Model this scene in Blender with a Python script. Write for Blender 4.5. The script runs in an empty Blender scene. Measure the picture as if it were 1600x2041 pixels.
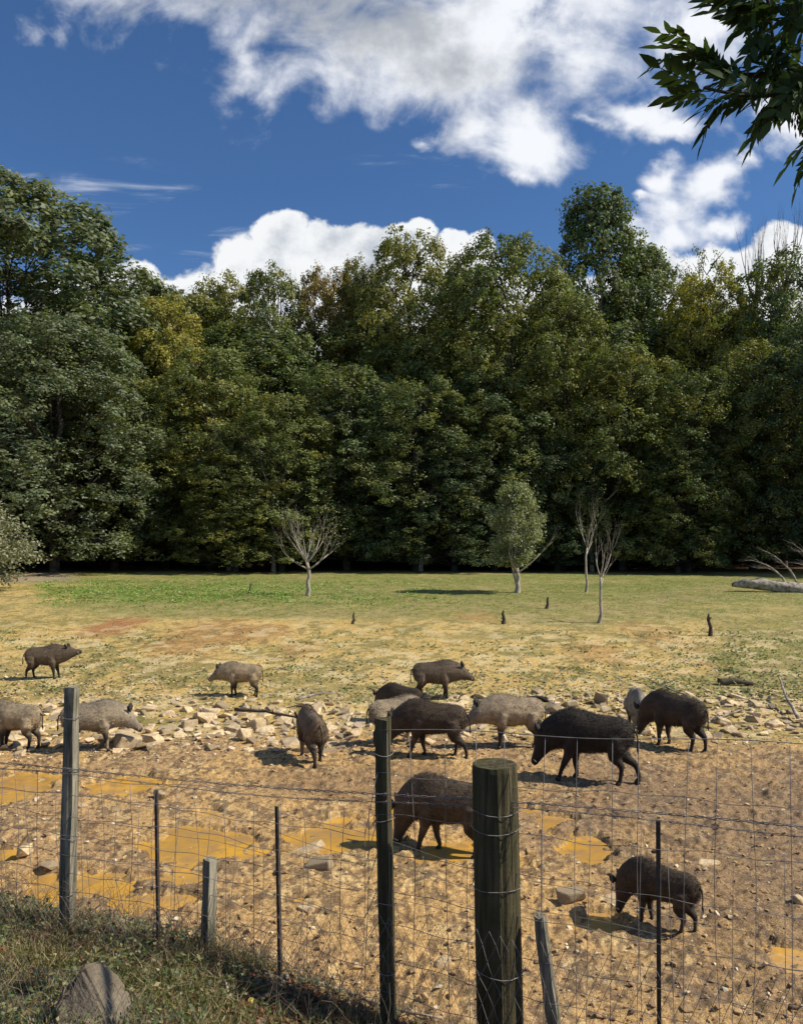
import bpy, bmesh, math, random
import numpy as np
from mathutils import Vector, Matrix, Quaternion

# ------------------------------------------------------------------ camera
F = 1560.0          # focal length in photo pixels (1600 wide)
CH = 3.04           # eye height over the wallow floor
HZ = 1100.0         # photo row of the horizon
S = bpy.context.scene
C = S.collection
cam = bpy.data.cameras.new('camera')
camo = bpy.data.objects.new('camera', cam); C.objects.link(camo)
camo.location = (0, 0, CH); camo.rotation_euler = (math.radians(90), 0, 0)
cam.sensor_fit = 'VERTICAL'; cam.sensor_height = 36.0
cam.lens = 36.0 * F / 2041.0
cam.shift_y = (HZ - 1020.5) / 2041.0
cam.clip_start = 0.05; cam.clip_end = 3000
S.camera = camo
# ------------------------------------------------------------------ light
SUN_AZ, SUN_EL = math.radians(98), math.radians(44)
sd = Vector((math.sin(SUN_AZ)*math.cos(SUN_EL), math.cos(SUN_AZ)*math.cos(SUN_EL), math.sin(SUN_EL)))
sl = bpy.data.lights.new('sun', 'SUN'); sl.energy = 5.0; sl.angle = math.radians(0.5); sl.color = (1.0, .91, .76)
so = bpy.data.objects.new('sun', sl); C.objects.link(so); so.location = (30, 20, 40)
so.rotation_euler = sd.to_track_quat('Z', 'Y').to_euler()
S.view_settings.view_transform = 'Standard'; S.view_settings.look = 'None'
S.view_settings.gamma = 1; S.view_settings.use_curve_mapping = False
S.view_settings.exposure = 0.28
S.cycles.use_denoising = True
S.cycles.max_bounces = 6; S.cycles.diffuse_bounces = 3; S.cycles.transparent_max_bounces = 4

class NT:
    """small helper to write node trees"""
    def __init__(s, nt): s.t = nt; nt.nodes.clear()
    def n(s, typ, **k):
        o = s.t.nodes.new(typ)
        for a, v in k.items(): setattr(o, a, v)
        return o
    def link(s, a, b): s.t.links.new(a, b)
    def put(s, sock, v):
        if v is None: return
        if hasattr(v, 'is_output'): s.link(v, sock)
        else:
            if isinstance(v, (tuple, list)) and len(v) == 3 and sock.type == 'RGBA': v = (*v, 1)
            sock.default_value = v
    def m(s, op, a, b=None, c=None, clamp=False):
        o = s.n('ShaderNodeMath', operation=op, use_clamp=clamp)
        s.put(o.inputs[0], a); s.put(o.inputs[1], b)
        if c is not None: s.put(o.inputs[2], c)
        return o.outputs[0]
    def v(s, op, a, b=None, scale=None):
        o = s.n('ShaderNodeVectorMath', operation=op)
        s.put(o.inputs[0], a); s.put(o.inputs[1], b)
        if scale is not None: s.put(o.inputs['Scale'], scale)
        return o.outputs['Value'] if op in ('LENGTH', 'DOT_PRODUCT', 'DISTANCE') else o.outputs['Vector']
    def ramp(s, x, a, b, to0=0.0, to1=1.0):
        o = s.n('ShaderNodeMapRange', interpolation_type='SMOOTHSTEP')
        s.put(o.inputs['Value'], x); s.put(o.inputs['From Min'], a); s.put(o.inputs['From Max'], b)
        s.put(o.inputs['To Min'], to0); s.put(o.inputs['To Max'], to1)
        return o.outputs['Result']
    def mix(s, f, a, b, blend='MIX'):
        o = s.n('ShaderNodeMix', data_type='RGBA', blend_type=blend)
        s.put(o.inputs[0], f); s.put(o.inputs[6], a); s.put(o.inputs[7], b)
        return o.outputs[2]
    def noise(s, vec, scale, detail=4, rough=.55, dist=0.0, lac=2.0):
        o = s.n('ShaderNodeTexNoise'); s.put(o.inputs['Vector'], vec)
        o.inputs['Scale'].default_value = scale; o.inputs['Detail'].default_value = detail
        o.inputs['Roughness'].default_value = rough; o.inputs['Distortion'].default_value = dist
        o.inputs['Lacunarity'].default_value = lac
        return o.outputs['Fac']

# ------------------------------------------------------------------ world: clear sky and clouds
W = bpy.data.worlds.new('World'); S.world = W; W.use_nodes = True
k = NT(W.node_tree)
sky = k.n('ShaderNodeTexSky', sky_type='NISHITA', sun_disc=False)
sky.sun_elevation = SUN_EL; sky.sun_rotation = SUN_AZ; sky.air_density = 1.0; sky.dust_density = 0.3; sky.ozone_density = 3.5
SKY_STRENGTH = 0.09
tc = k.n('ShaderNodeTexCoord').outputs['Generated']
sep = k.n('ShaderNodeSeparateXYZ'); k.link(tc, sep.inputs[0])
dy = k.m('MAXIMUM', sep.outputs[1], 0.2)
U = k.m('DIVIDE', sep.outputs[0], dy); V = k.m('DIVIDE', sep.outputs[2], dy)
cmb = k.n('ShaderNodeCombineXYZ'); k.link(U, cmb.inputs[0]); k.link(V, cmb.inputs[1]); k.link(sep.outputs[1], cmb.inputs[2])
Q = cmb.outputs[0]
def wobble(scale, amp, off):
    o = k.n('ShaderNodeTexNoise'); k.put(o.inputs['Vector'], k.v('ADD', Q, off)); o.inputs['Scale'].default_value = scale
    o.inputs['Detail'].default_value = 4; o.inputs['Roughness'].default_value = .6
    return k.v('SCALE', k.v('SUBTRACT', o.outputs['Color'], (.5, .5, .5)), scale=amp)
def blobs(lst, base, sm=.12):
    acc = None
    for (px, py, rx, ry, st) in lst:
        c = ((px-800)/F, (HZ-py)/F, 0.0)
        d = k.v('MULTIPLY', k.v('SUBTRACT', base, c), (F/rx, F/ry, 0))
        g = k.m('MULTIPLY', k.m('SUBTRACT', 1.0, k.v('LENGTH', d)), st)
        acc = g if acc is None else k.m('SMOOTH_MAX', acc, g, sm) if sm else k.m('MAXIMUM', acc, g)
    return acc
Qs = k.v('ADD', k.v('ADD', Q, wobble(6, .11, (3, 1, 0))), wobble(24, .035, (2, 7, 0)))
Qc = k.v('ADD', Q, wobble(16, .03, (7, 5, 0)))
n1 = k.noise(Q, 8, 7, .54, .6); n2 = k.noise(k.v('ADD', Q, (4, 2, 1)), 24, 7, .6, .2)
# soft high cloud filling the top of the picture
soft = blobs([(600, -60, 460, 190, 1), (930, 60, 330, 170, 1), (760, 90, 230, 130, .9), (430, 0, 250, 80, .8), (1030, -40, 300, 170, 1),
              (990, 150, 130, 80, .8), (560, 150, 120, 70, .45), (90, 45, 60, 30, .35), (1130, 90, 140, 130, .7), (1420, 40, 130, 90, .8),
              (1560, 230, 120, 110, .8), (700, 160, 120, 90, .6),
              (1040, 300, 115, 85, 1.2), (1020, 350, 60, 45, 1), (1050, 230, 90, 70, .8), (930, 250, 85, 70, .7), (825, 268, 45, 22, .5),
              (1270, 205, 110, 42, 1.0), (1330, 235, 70, 35, .9), (1180, 225, 60, 20, .5),
              (1330, 345, 50, 34, .8), (1430, 350, 85, 50, 1), (1480, 315, 50, 28, .8), (1360, 400, 75, 60, .8), (1285, 388, 26, 15, .8), (1430, 445, 70, 38, .9),
              (1340, 470, 110, 45, .8), (1240, 130, 90, 70, .35)], Qs, .35)
soft_d = k.m('ADD', soft, k.m('MULTIPLY', k.m('SUBTRACT', n1, .45), 2.3))
soft_d = k.m('ADD', soft_d, k.m('MULTIPLY', k.m('SUBTRACT', n2, .5), .7))
soft_a = k.ramp(soft_d, 0.0, .95)
# crisp cumulus heads over the wood
cum = blobs([(560, 470, 60, 52, 1.4), (510, 520, 90, 60, 1.2), (640, 500, 80, 56, 1.3), (720, 500, 80, 56, 1.3), (800, 500, 80, 58, 1.3), (830, 470, 42, 36, 1.3),
             (905, 485, 40, 34, 1.3), (957, 490, 36, 32, 1.3), (650, 560, 300, 60, 1.3), (700, 620, 800, 90, 1.2), (1450, 600, 300, 80, 1.2), (890, 530, 120, 50, 1.2), (270, 560, 60, 44, 1.3), (330, 590, 80, 44, 1.3),
             (230, 600, 120, 70, 1.2), (450, 590, 70, 40, 1.2), (1480, 540, 130, 56, 1.2), (1560, 500, 70, 60, 1.1), (1340, 560, 140, 60, 1.1), (200, 700, 1500, 90, 1.0), (1200, 720, 900, 100, 1.0)], Qc, 0)
cum_d = k.m('ADD', cum, k.m('MULTIPLY', k.m('SUBTRACT', k.noise(Q, 30, 7, .55), .5), .95))
cum_a = k.ramp(cum_d, -.03, .24)
# thin streaks of cirrus, left
st = k.n('ShaderNodeMapping'); k.link(Q, st.inputs['Vector']); st.inputs['Rotation'].default_value = (0, 0, -.12); st.inputs['Scale'].default_value = (4, 26, 1)
cir = k.m('MULTIPLY', k.ramp(k.noise(st.outputs[0], 1.6, 7, .6, .5), .5, .85), .62)
cirm = blobs([(240, 430, 190, 110, 1.4), (420, 470, 110, 60, 1), (20, 360, 90, 40, 1), (880, 340, 200, 50, .9)], Qs)
cir_a = k.m('MULTIPLY', cir, k.ramp(cirm, 0, .5))
# the rest of the sky carries the same broken cloud
oth = k.ramp(k.noise(tc, 3.2, 8, .6, .3), .52, .68)
fr = k.m('MAXIMUM', k.ramp(k.m('ABSOLUTE', U), .60, .85), k.m('MAXIMUM', k.ramp(V, .78, 1.05), k.ramp(sep.outputs[1], .5, .3)))
oth = k.m('MULTIPLY', oth, fr)
fade = k.m('SUBTRACT', 1.0, fr)
alpha_s = k.m('MAXIMUM', k.m('MULTIPLY', soft_a, fade), k.m('MAXIMUM', oth, k.m('MULTIPLY', cir_a, fade)))
alpha_c = k.m('MULTIPLY', cum_a, fade)
# cloud tone: thick middles greyer than the lit rims
gm = blobs([(700, 70, 420, 130, 1), (560, 10, 420, 90, 1), (930, 130, 170, 130, .9), (1040, 130, 150, 110, .7)], Qs, .2)
thick = k.ramp(k.m('ADD', gm, k.m('MULTIPLY', k.m('SUBTRACT', k.noise(k.v('ADD', Q, (9, 9, 0)), 7, 7, .6), .5), 2.6)), .05, .95)
low = k.ramp(V, .40, .56)
grey = k.m('MULTIPLY', thick, k.m('ADD', .3, k.m('MULTIPLY', low, .7)))
col_s = k.mix(grey, (.76, .78, .82), (.37, .395, .435))
ct = k.noise(k.v('ADD', Q, (1, 8, 0)), 14, 6, .6)
col_c = k.mix(k.ramp(k.m('ADD', ct, k.m('MULTIPLY', cum_d, .10)), .5, .80), (.76, .775, .79), (.44, .48, .54))
tint = k.mix(1.0, sky.outputs[0], (.56, .78, 1.0), 'MULTIPLY')
skyc = k.v('SCALE', tint, scale=SKY_STRENGTH)
c1 = k.mix(alpha_s, skyc, col_s)
c2 = k.mix(alpha_c, c1, col_c)
bg = k.n('ShaderNodeBackground'); k.link(c2, bg.inputs['Color']); bg.inputs['Strength'].default_value = 1.0
wo = k.n('ShaderNodeOutputWorld'); k.link(bg.outputs[0], wo.inputs['Surface'])

# ------------------------------------------------------------------ numpy noise
rs = np.random.RandomState(7)
TAB = rs.rand(256, 256).astype(np.float64)
def vn(x, y, s=0):
    x = np.asarray(x, float) + 37.13*s; y = np.asarray(y, float) + 11.71*s
    xi = np.floor(x).astype(int); yi = np.floor(y).astype(int); fx = x-xi; fy = y-yi
    fx = fx*fx*(3-2*fx); fy = fy*fy*(3-2*fy)
    a = TAB[xi & 255, yi & 255]; b = TAB[(xi+1) & 255, yi & 255]; c = TAB[xi & 255, (yi+1) & 255]; d = TAB[(xi+1) & 255, (yi+1) & 255]
    return (a*(1-fx)+b*fx)*(1-fy) + (c*(1-fx)+d*fx)*fy
def fbm(x, y, s=0, o=4, g=.5):
    r = 0; a = 1; t = 0
    for i in range(o):
        ca, sa = math.cos(i*1.1), math.sin(i*1.1)
        r = r + a*vn((x*ca-y*sa)*2**i, (x*sa+y*ca)*2**i, s+i*3); t += a; a *= g
    return r/t
def ss(x, a, b):
    t = np.clip((np.asarray(x, float)-a)/(b-a), 0, 1); return t*t*(3-2*t)
def flat(px, py):        # photo pixel to a point on the wallow floor
    d = CH*F/(py-HZ); return (px-800)*d/F, d

# puddles: photo boxes (x0, x1, y0, y1)
PUD = [(-60, 110, 1535, 1610), (160, 350, 1545, 1590), (-80, 60, 1672, 1722), (250, 560, 1650, 1735), (520, 790, 1630, 1712), (-60, 330, 1735, 1812),
       (200, 380, 1765, 1830), (740, 960, 1585, 1650), (740, 990, 1678, 1745), (1020, 1125, 1600, 1668), (1030, 1080, 1690, 1725), (1095, 1215, 1662, 1728),
       (1150, 1250, 1805, 1850), (585, 660, 1775, 1810), (330, 420, 1700, 1760), (400, 470, 1600, 1640), (1520, 1720, 1880, 2000)]
PE = []
for (a, b, c, d) in PUD:
    x0, y0 = flat(a, (c+d)/2); x1, _ = flat(b, (c+d)/2); _, yf = flat(0, c); _, yn = flat(0, d)
    PE.append(((x0+x1)/2, (yf+yn)/2, (x1-x0)/2, (yf-yn)/2))
def puddle(x, y):
    wx = x + .5*(fbm(x*1.6, y*1.6, 21, 3)-.5); wy = y + .55*(fbm(x*1.6, y*1.6, 24, 3)-.5)
    m = np.full(np.shape(x), -9.0)
    for (cx, cy, rx, ry) in PE:
        m = np.maximum(m, (1-np.sqrt(((wx-cx)/rx)**2 + ((wy-cy)/ry)**2))*min(rx, ry)/.35)
    return ss(m + 2.3*(fbm(x*2.4, y*3.8, 27, 5, .62)-.50), .02, .36)
ZD = np.array([-60, 4.9, 12.0, 14.2, 17, 20, 24, 31, 40, 46, 52, 80, 200, 900.]); ZZ = np.array([0, 0, 0.0, .07, .26, .50, .80, 1.27, 1.66, 1.86, 1.96, 2.2, 2.4, 2.6])
_dd = np.linspace(-20, 120, 1401); _zz = np.interp(_dd, ZD, ZZ); _k = np.hanning(31); _k /= _k.sum()
_zs = np.convolve(np.pad(_zz, 15, mode='edge'), _k, 'valid')
def fence_d(x): return 3.57 - .355*x
def bankz(x): return np.interp(x, [-3, -1.8, -1.0, -.6, -.1, .6, 1.5, 3], [1.04, 1.03, 1.05, .98, .90, .80, .72, .7])
def macro(x, y):
    z = np.interp(y, _dd, _zs); z = np.where(y > 110, np.interp(y, ZD, ZZ), z)
    t = (y - fence_d(x))*.94
    hb = bankz(x)
    up = hb + np.minimum(-t, 6)*.24*(1-np.exp(-np.maximum(-t, 0)))*1.2
    sl_ = np.interp(x, [-2, 0, 2], [.62, .75, .85])
    dn = hb - t*sl_
    b = np.where(t < 0, up, dn)
    b = np.where(b > .12, b, .12*np.exp((np.maximum(b, -2)-.12)/.12))
    return np.maximum(z, 0) + b
def mudmask(x, y): return 1-ss(y + 1.1*(fbm(x*.5, y*.5, 31, 3)-.5) + ss(x, 1, 5)*0.5, 12.2, 13.6)
def H(x, y):
    x = np.asarray(x, float); y = np.asarray(y, float)
    z = macro(x, y); m = mudmask(x, y); t = (y-fence_d(x))*.94; m = m*ss(t, .5, 1.6)
    P = puddle(x, y)
    a = fbm(x*2.0, y*2.0, 1, 2); b = fbm(x*6.5, y*6.5, 2, 3, .6)
    c = 1-np.abs(2*vn(x*11, y*11, 5)-1); d = vn(x*24, y*24, 6)
    patch = ss(fbm(x*.9, y*.9, 44, 2), .35, .62)
    mic = .030*(a-.35) + (.028+.060*patch)*(b-.42) + .030*patch*(c-.5) + .024*(d-.5)
    mud = np.maximum(mic, -.022) + .028
    mud = mud*(1-P) + (-.026 + .050*(b-.42) + .014*(d-.5))*P
    mead = .07*(fbm(x*.35, y*.35, 9, 3)-.5) + .035*(fbm(x*2.2, y*2.2, 11, 3)-.5)*(1-ss(y, 30, 50))
    near = .06*(fbm(x*3, y*3, 12, 3)-.5)
    o = np.where(y > 9, mead, near)
    return z + mud*m + o*(1-m)
def hz(x, y): return float(H(x, y))
def gp(px, py):           # photo pixel -> point on the real ground
    dx = (px-800)/F; dz = -(py-HZ)/F
    ys = np.concatenate([np.arange(4.6, 20, .01), np.arange(20, 120, .05)])
    g = CH + dz*ys < macro(dx*ys, ys)+.01
    i = int(np.argmax(g)) if g.any() else len(ys)-1
    y = float(ys[i]); return dx*y, y, hz(dx*y, y)

# ------------------------------------------------------------------ mesh helpers
def mesh_np(name, V, Fc, mat=None, col=None, smooth=False):
    V = np.asarray(V, np.float32); Fc = np.asarray(Fc, np.int32)
    me = bpy.data.meshes.new(name); nf, kk = Fc.shape
    me.vertices.add(len(V)); me.vertices.foreach_set('co', V.ravel())
    me.loops.add(nf*kk); me.loops.foreach_set('vertex_index', Fc.ravel())
    me.polygons.add(nf); me.polygons.foreach_set('loop_start', np.arange(nf, dtype=np.int32)*kk)
    me.polygons.foreach_set('use_smooth', np.full(nf, smooth))
    me.update(calc_edges=True)
    if col is not None:
        a = me.color_attributes.new('Col', 'FLOAT_COLOR', 'POINT')
        c = np.ones((len(V), 4), np.float32); c[:, :3] = col; a.data.foreach_set('color', c.ravel())
    if mat: me.materials.append(mat)
    return me
def link(name, me, parent=None, **p):
    o = bpy.data.objects.new(name, me); C.objects.link(o)
    if parent: o.parent = parent
    for a, v in p.items(): o[a] = v
    return o
def empty(name, loc, label, cat, group=None, rz=0):
    o = bpy.data.objects.new(name, None); C.objects.link(o); o.location = loc; o.rotation_euler = (0, 0, rz)
    o.empty_display_size = .1
    o['label'] = label; o['category'] = cat
    if group: o['group'] = group
    return o
def frames(P):
    P = [Vector(p) for p in P]; out = []; n0 = None
    for i, p in enumerate(P):
        t = (P[min(i+1, len(P)-1)] - P[max(i-1, 0)]).normalized()
        if n0 is None:
            n0 = t.cross(Vector((0, 1, .13))).normalized()
        n0 = (n0 - t*n0.dot(t))
        n0 = n0.normalized() if n0.length > 1e-6 else t.orthogonal().normalized()
        out.append((p, n0.copy(), t.cross(n0)))
    return out
def tube(P, R, seg=6, cap=True):
    """verts, triangles of a tapered tube"""
    V = []; Fc = []
    for (p, a, b), r in zip(frames(P), R):
        for j in range(seg):
            q = 2*math.pi*j/seg; V.append(p + a*(math.cos(q)*r) + b*(math.sin(q)*r))
    for i in range(len(P)-1):
        for j in range(seg):
            a = i*seg+j; b = i*seg+(j+1) % seg; Fc += [(a, b, b+seg), (a, b+seg, a+seg)]
    if cap:
        for e, rev in ((0, True), ((len(P)-1)*seg, False)):
            for j in range(1, seg-1):
                f = (e, e+j, e+j+1); Fc.append(f[::-1] if rev else f)
    return V, Fc
class MB:
    def __init__(s): s.V = []; s.F = []; s.c = []
    def add(s, vf, col=None):
        o = len(s.V); s.V += [tuple(v) for v in vf[0]]; s.F += [tuple(i+o for i in f) for f in vf[1]]
        if col is not None: s.c += [col]*len(vf[0])
    def mesh(s, name, mat, smooth=True):
        return mesh_np(name, np.array(s.V), np.array(s.F), mat, np.array(s.c) if s.c else None, smooth)

# ------------------------------------------------------------------ materials
def bsdf_mat(name, base=None, rough=.8, spec=.3, bump=None, attr=False, vary=None, extra=None, coat=None):
    m = bpy.data.materials.new(name); m.use_nodes = True; q = NT(m.node_tree)
    p = q.n('ShaderNodeBsdfPrincipled'); o = q.n('ShaderNodeOutputMaterial'); q.link(p.outputs[0], o.inputs[0])
    co = q.n('ShaderNodeTexCoord').outputs['Object']; c = base
    if attr:
        an = q.n('ShaderNodeAttribute', attribute_name='Col'); c = an.outputs['Color']
        if base: c = q.mix(1.0, c, base, 'MULTIPLY')
    if vary:      # (scale, amount, detail)
        nz = q.ramp(q.noise(co, vary[0], vary[2] if len(vary) > 2 else 5, .65), .3, .7, 1-vary[1], 1+vary[1])
        c = q.v('SCALE', c, scale=nz) if not isinstance(c, tuple) else q.v('SCALE', c, scale=nz)
    if extra: c = extra(q, co, c)
    q.put(p.inputs['Base Color'], c); p.inputs['Roughness'].default_value = rough; p.inputs['Specular IOR Level'].default_value = spec
    if coat: p.inputs['Sheen Weight'].default_value = coat
    if bump:      # (scale, strength, distance)
        b = q.n('ShaderNodeBump'); b.inputs['Strength'].default_value = bump[1]; b.inputs['Distance'].default_value = bump[2]
        q.link(q.noise(co, bump[0], 6, .65), b.inputs['Height']); q.link(b.outputs[0], p.inputs['Normal'])
    return m
def leaf_mat(name, objcolor=True, base=(1, 1, 1), trans=.35, gloss=.03):
    m = bpy.data.materials.new(name); m.use_nodes = True; q = NT(m.node_tree)
    an = q.n('ShaderNodeAttribute', attribute_name='Col'); c = an.outputs['Color']
    oi = q.n('ShaderNodeObjectInfo'); co = q.n('ShaderNodeTexCoord').outputs['Object']
    if objcolor:
        al = oi.outputs['Alpha']
        n = q.noise(q.v('ADD', co, q.v('SCALE', (31, 17, 53), scale=oi.outputs['Random'])), .33, 3, .6)
        tcol = q.mix(q.m('MULTIPLY', q.ramp(n, .47, .64), al), oi.outputs['Color'], (.27, .235, .036))
        c = q.mix(1.0, c, tcol, 'MULTIPLY')
    else: c = q.mix(1.0, c, base, 'MULTIPLY')
    d = q.n('ShaderNodeBsdfDiffuse'); q.put(d.inputs[0], c)
    t = q.n('ShaderNodeBsdfTranslucent'); q.put(t.inputs[0], q.mix(1.0, c, (1.15, 1.25, .55), 'MULTIPLY'))
    a = q.n('ShaderNodeMixShader'); a.inputs[0].default_value = trans; q.link(d.outputs[0], a.inputs[1]); q.link(t.outputs[0], a.inputs[2])
    g = q.n('ShaderNodeBsdfGlossy'); g.inputs['Roughness'].default_value = .55; q.put(g.inputs[0], (.8, .85, .9))
    b = q.n('ShaderNodeMixShader'); b.inputs[0].default_value = gloss; q.link(a.outputs[0], b.inputs[1]); q.link(g.outputs[0], b.inputs[2])
    o = q.n('ShaderNodeOutputMaterial'); q.link(b.outputs[0], o.inputs[0])
    return m
M = {}
M['leaf'] = leaf_mat('foliage')
M['plant'] = leaf_mat('ground_plants', False, trans=.3, gloss=.04)
M['branchleaf'] = leaf_mat('ash_leaves', False, trans=.28, gloss=.012)
M['bark'] = bsdf_mat('bark', (.075, .062, .048), .95, .1, (9, .8, .03), vary=(3, .45))
M['greybark'] = bsdf_mat('grey_bark', (.33, .295, .24), .9, .1, (20, .6, .01), vary=(6, .35))
def _grain(q, co, c):
    mp = q.n('ShaderNodeMapping'); q.link(co, mp.inputs[0]); mp.inputs['Scale'].default_value = (45, 45, 2.2)
    g = q.ramp(q.noise(mp.outputs[0], 1, 5, .7, .4), .3, .72, .25, 1.45)
    c = q.v('SCALE', c, scale=g)
    ms = q.ramp(q.noise(co, 5, 4, .6), .45, .7)
    return q.mix(q.m('MULTIPLY', ms, .6), c, (.035, .042, .014))
M['postwood'] = bsdf_mat('weathered_post_wood', (.26, .235, .175), .85, .2, (60, .5, .004), extra=_grain)
M['darkwood'] = bsdf_mat('dark_post_wood', (.080, .068, .036), .85, .2, (60, .6, .005), extra=_grain)  # darker wood for the slim and the thick round post
M['deadwood'] = bsdf_mat('dead_wood', (.29, .255, .205), .85, .2, (25, .9, .02), vary=(7, .65))
M['wire'] = bsdf_mat('dull_galvanised_wire', (.17, .155, .15), .5, .4, vary=(14, .35))
M['stake'] = bsdf_mat('rusty_stake', (.055, .042, .034), .6, .4, vary=(30, .4))
M['char'] = bsdf_mat('blackened_wood', (.018, .016, .014), .9, .2, (25, .9, .02), vary=(20, .5))
def _rock(q, co, c):
    oi = q.n('ShaderNodeObjectInfo').outputs['Random']
    n = q.noise(q.v('ADD', co, q.v('SCALE', (13, 7, 5), scale=oi)), 7, 6, .7)
    c = q.v('SCALE', c, scale=q.ramp(n, .3, .7, .62, 1.22))
    c = q.mix(q.ramp(oi, .55, .95), c, q.v('SCALE', (.36, .28, .18), scale=.8))
    return q.mix(q.m('MULTIPLY', q.ramp(q.noise(co, 4, 3, .6), .55, .7), .35), c, (.24, .13, .045))
M['rock'] = bsdf_mat('limestone', (.60, .465, .285), .9, .2, (22, .7, .012), extra=_rock)
M['pebbles'] = bsdf_mat('small_stones', None, .9, .2, (30, .5, .008), attr=True)
M['mossrock'] = bsdf_mat('mossy_stone', (.16, .15, .06), .95, .1, (25, .8, .01), vary=(10, .4))
M['bigrock'] = bsdf_mat('pale_boulder', (.20, .165, .12), .9, .2, (26, 1.0, .02), vary=(7, .35))

# ------------------------------------------------------------------ ground
def lerp(a, b, t): return a + (np.asarray(b)-a)*t[..., None]
def ground_color(x, y):
    A = np.array; P = puddle(x, y); m = mudmask(x, y)
    n1 = fbm(x*.8, y*.8, 51, 4); n2 = fbm(x*4, y*4, 52, 4, .6); n3 = fbm(x*14, y*14, 53, 3, .6); n4 = vn(x*40, y*40, 54)
    # wallow mud
    c = np.broadcast_to(A([.54, .345, .14]), x.shape+(3,)).copy()
    c = lerp(c, A([.44, .285, .135]), ss(n1, .46, .66)); c = lerp(c, A([.62, .40, .14]), ss(P + .5*(n2-.5), .1, .6)*.8)
    c = lerp(c, A([.70, .52, .25]), ss(n2, .50, .68)*.6)
    c = lerp(c, A([.27, .16, .06]), (ss(P, .02, .25)*(1-ss(P, .5, .8)))*.75)
    c = lerp(c, A([.16, .10, .055]), ss(n3 + .6*(n2-.5), .50, .62)*.8)
    wet_shade = ss(x + 1.6*(n1-.5), 1.1, 3.0)*(1-ss(y, 9.5, 12.5))
    c = lerp(c, A([.165, .115, .080]), wet_shade*.60)  # wet grey mud; the shade over the right side is painted in too
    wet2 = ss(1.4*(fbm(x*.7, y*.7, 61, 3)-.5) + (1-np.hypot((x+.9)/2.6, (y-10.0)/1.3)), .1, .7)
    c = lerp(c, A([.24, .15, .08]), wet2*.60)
    # meadow: straw yellow, worn sand, green patches and red earth
    g = np.broadcast_to(A([.55, .39, .135]), x.shape+(3,)).copy()
    g = lerp(g, A([.60, .43, .16]), ss(fbm(x*.45, y*.45, 71, 4), .46, .66))
    g = lerp(g, A([.25, .215, .07]), ss(n2+.5*(n1-.5), .46, .60)*.85)
    patch = fbm(x*.32, y*.5, 73, 4)
    green = np.clip(ss(y + 9*(patch-.5), 22.5, 27.0), 0, 1)
    right = ss(x/y + .25*(patch-.5), .36, .48)*ss(y, 14.5, 17)
    mid = ss(patch + .4*(n2-.5), .56, .66)*ss(y, 14, 17)*.6
    green = np.clip(np.maximum(np.maximum(green, right*.9), mid), 0, 1)
    left = ss(-x/y + .2*(patch-.5), .36, .5)*ss(y, 15, 20); green = green*(1-.85*left)
    gc = lerp(np.broadcast_to(A([.200, .215, .055]), x.shape+(3,)), A([.36, .31, .115]), ss(n2+.4*(n3-.5), .46, .62))
    gc = lerp(gc, A([.10, .135, .030]), ss(n3, .55, .72)*.5); gc = lerp(gc, A([.135, .180, .036]), ss(y+7*(patch-.5), 26, 32)*(.30+.6*ss(n2, .40, .6))); gc = lerp(gc, A([.32, .26, .11]), ss(n2+.8*(patch-.5), .52, .66)*.7)
    g = lerp(g, gc, green*(.55+.45*ss(n3, .25, .5)))
    for (px, py, rx, ry, a) in ((225, 1248, 75, 16, .9), (400, 1270, 120, 26, .5), (520, 1260, 90, 14, .5), (600, 1290, 60, 10, .4), (1190, 1300, 90, 12, .4), (950, 1228, 60, 10, .4), (1310, 1270, 70, 25, .3)):
        cx, cy, _ = gp(px, py); e = np.hypot((x-cx)/(rx*cy/F), (y-cy)/(ry*.16))
        g = lerp(g, A([.37, .175, .070]), ss(1-e + .9*(n2-.5), 0, .6)*a)
    g = lerp(g, A([.20, .145, .07]), ss(n3+.2*(n4-.5), .60, .74)*.6*(1-ss(y, 30, 40)))
    g = lerp(g, A([.68, .55, .30]), ss(fbm(x*2.6, y*2.2, 77, 3), .56, .68)*.6*(1-.8*ss(y, 20, 28)))
    # leaf litter beneath the wood
    lit = ss(y + 4*(patch-.5) + 1.0*(n2-.5), 44, 50); litc = lerp(np.broadcast_to(A([.10, .062, .035]), x.shape+(3,)), A([.17, .105, .055]), ss(n2, .4, .6))
    g = lerp(g, litc, lit)
    dirt = ss(-x/y, .40, .44)*ss(y, 36, 40)*(1-ss(y, 52, 56)); g = lerp(g, A([.30, .24, .18]), dirt*.8)
    c = c*m[..., None] + g*(1-m[..., None])
    # bank in front
    t = (y-fence_d(x))*.94; b = 1-ss(t, .3, 1.5)
    bc = lerp(np.broadcast_to(A([.065, .048, .028]), x.shape+(3,)), A([.20, .15, .085]), ss(n2, .45, .65))
    return c*(1-b[..., None]) + bc*b[..., None]
rows = np.concatenate([np.linspace(-12, 3.0, 26)[:-1], np.linspace(3.0, 4.8, 50)[:-1], 4.8*1.0047**np.arange(0, 560)])
rows = np.concatenate([rows, np.geomspace(rows[-1]*1.02, 900, 34)])
ui = np.linspace(-1, 1, 560); uo = np.array([1.03, 1.1, 1.2, 1.35, 1.6, 2.0, 3, 5, 9, 20, 60])
us = np.concatenate([-uo[::-1], ui, uo])
Yg, Ug = np.meshgrid(rows, us, indexing='ij')
Xg = Ug*(np.clip(Yg, 2.5, 1e9)*.56+.7)
Zg = H(Xg, Yg)
nr, nc = Xg.shape
idx = np.arange(nr*nc).reshape(nr, nc)
quad = np.stack([idx[:-1, :-1], idx[:-1, 1:], idx[1:, 1:], idx[1:, :-1]], -1).reshape(-1, 4)
gcol = ground_color(Xg, Yg)
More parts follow.
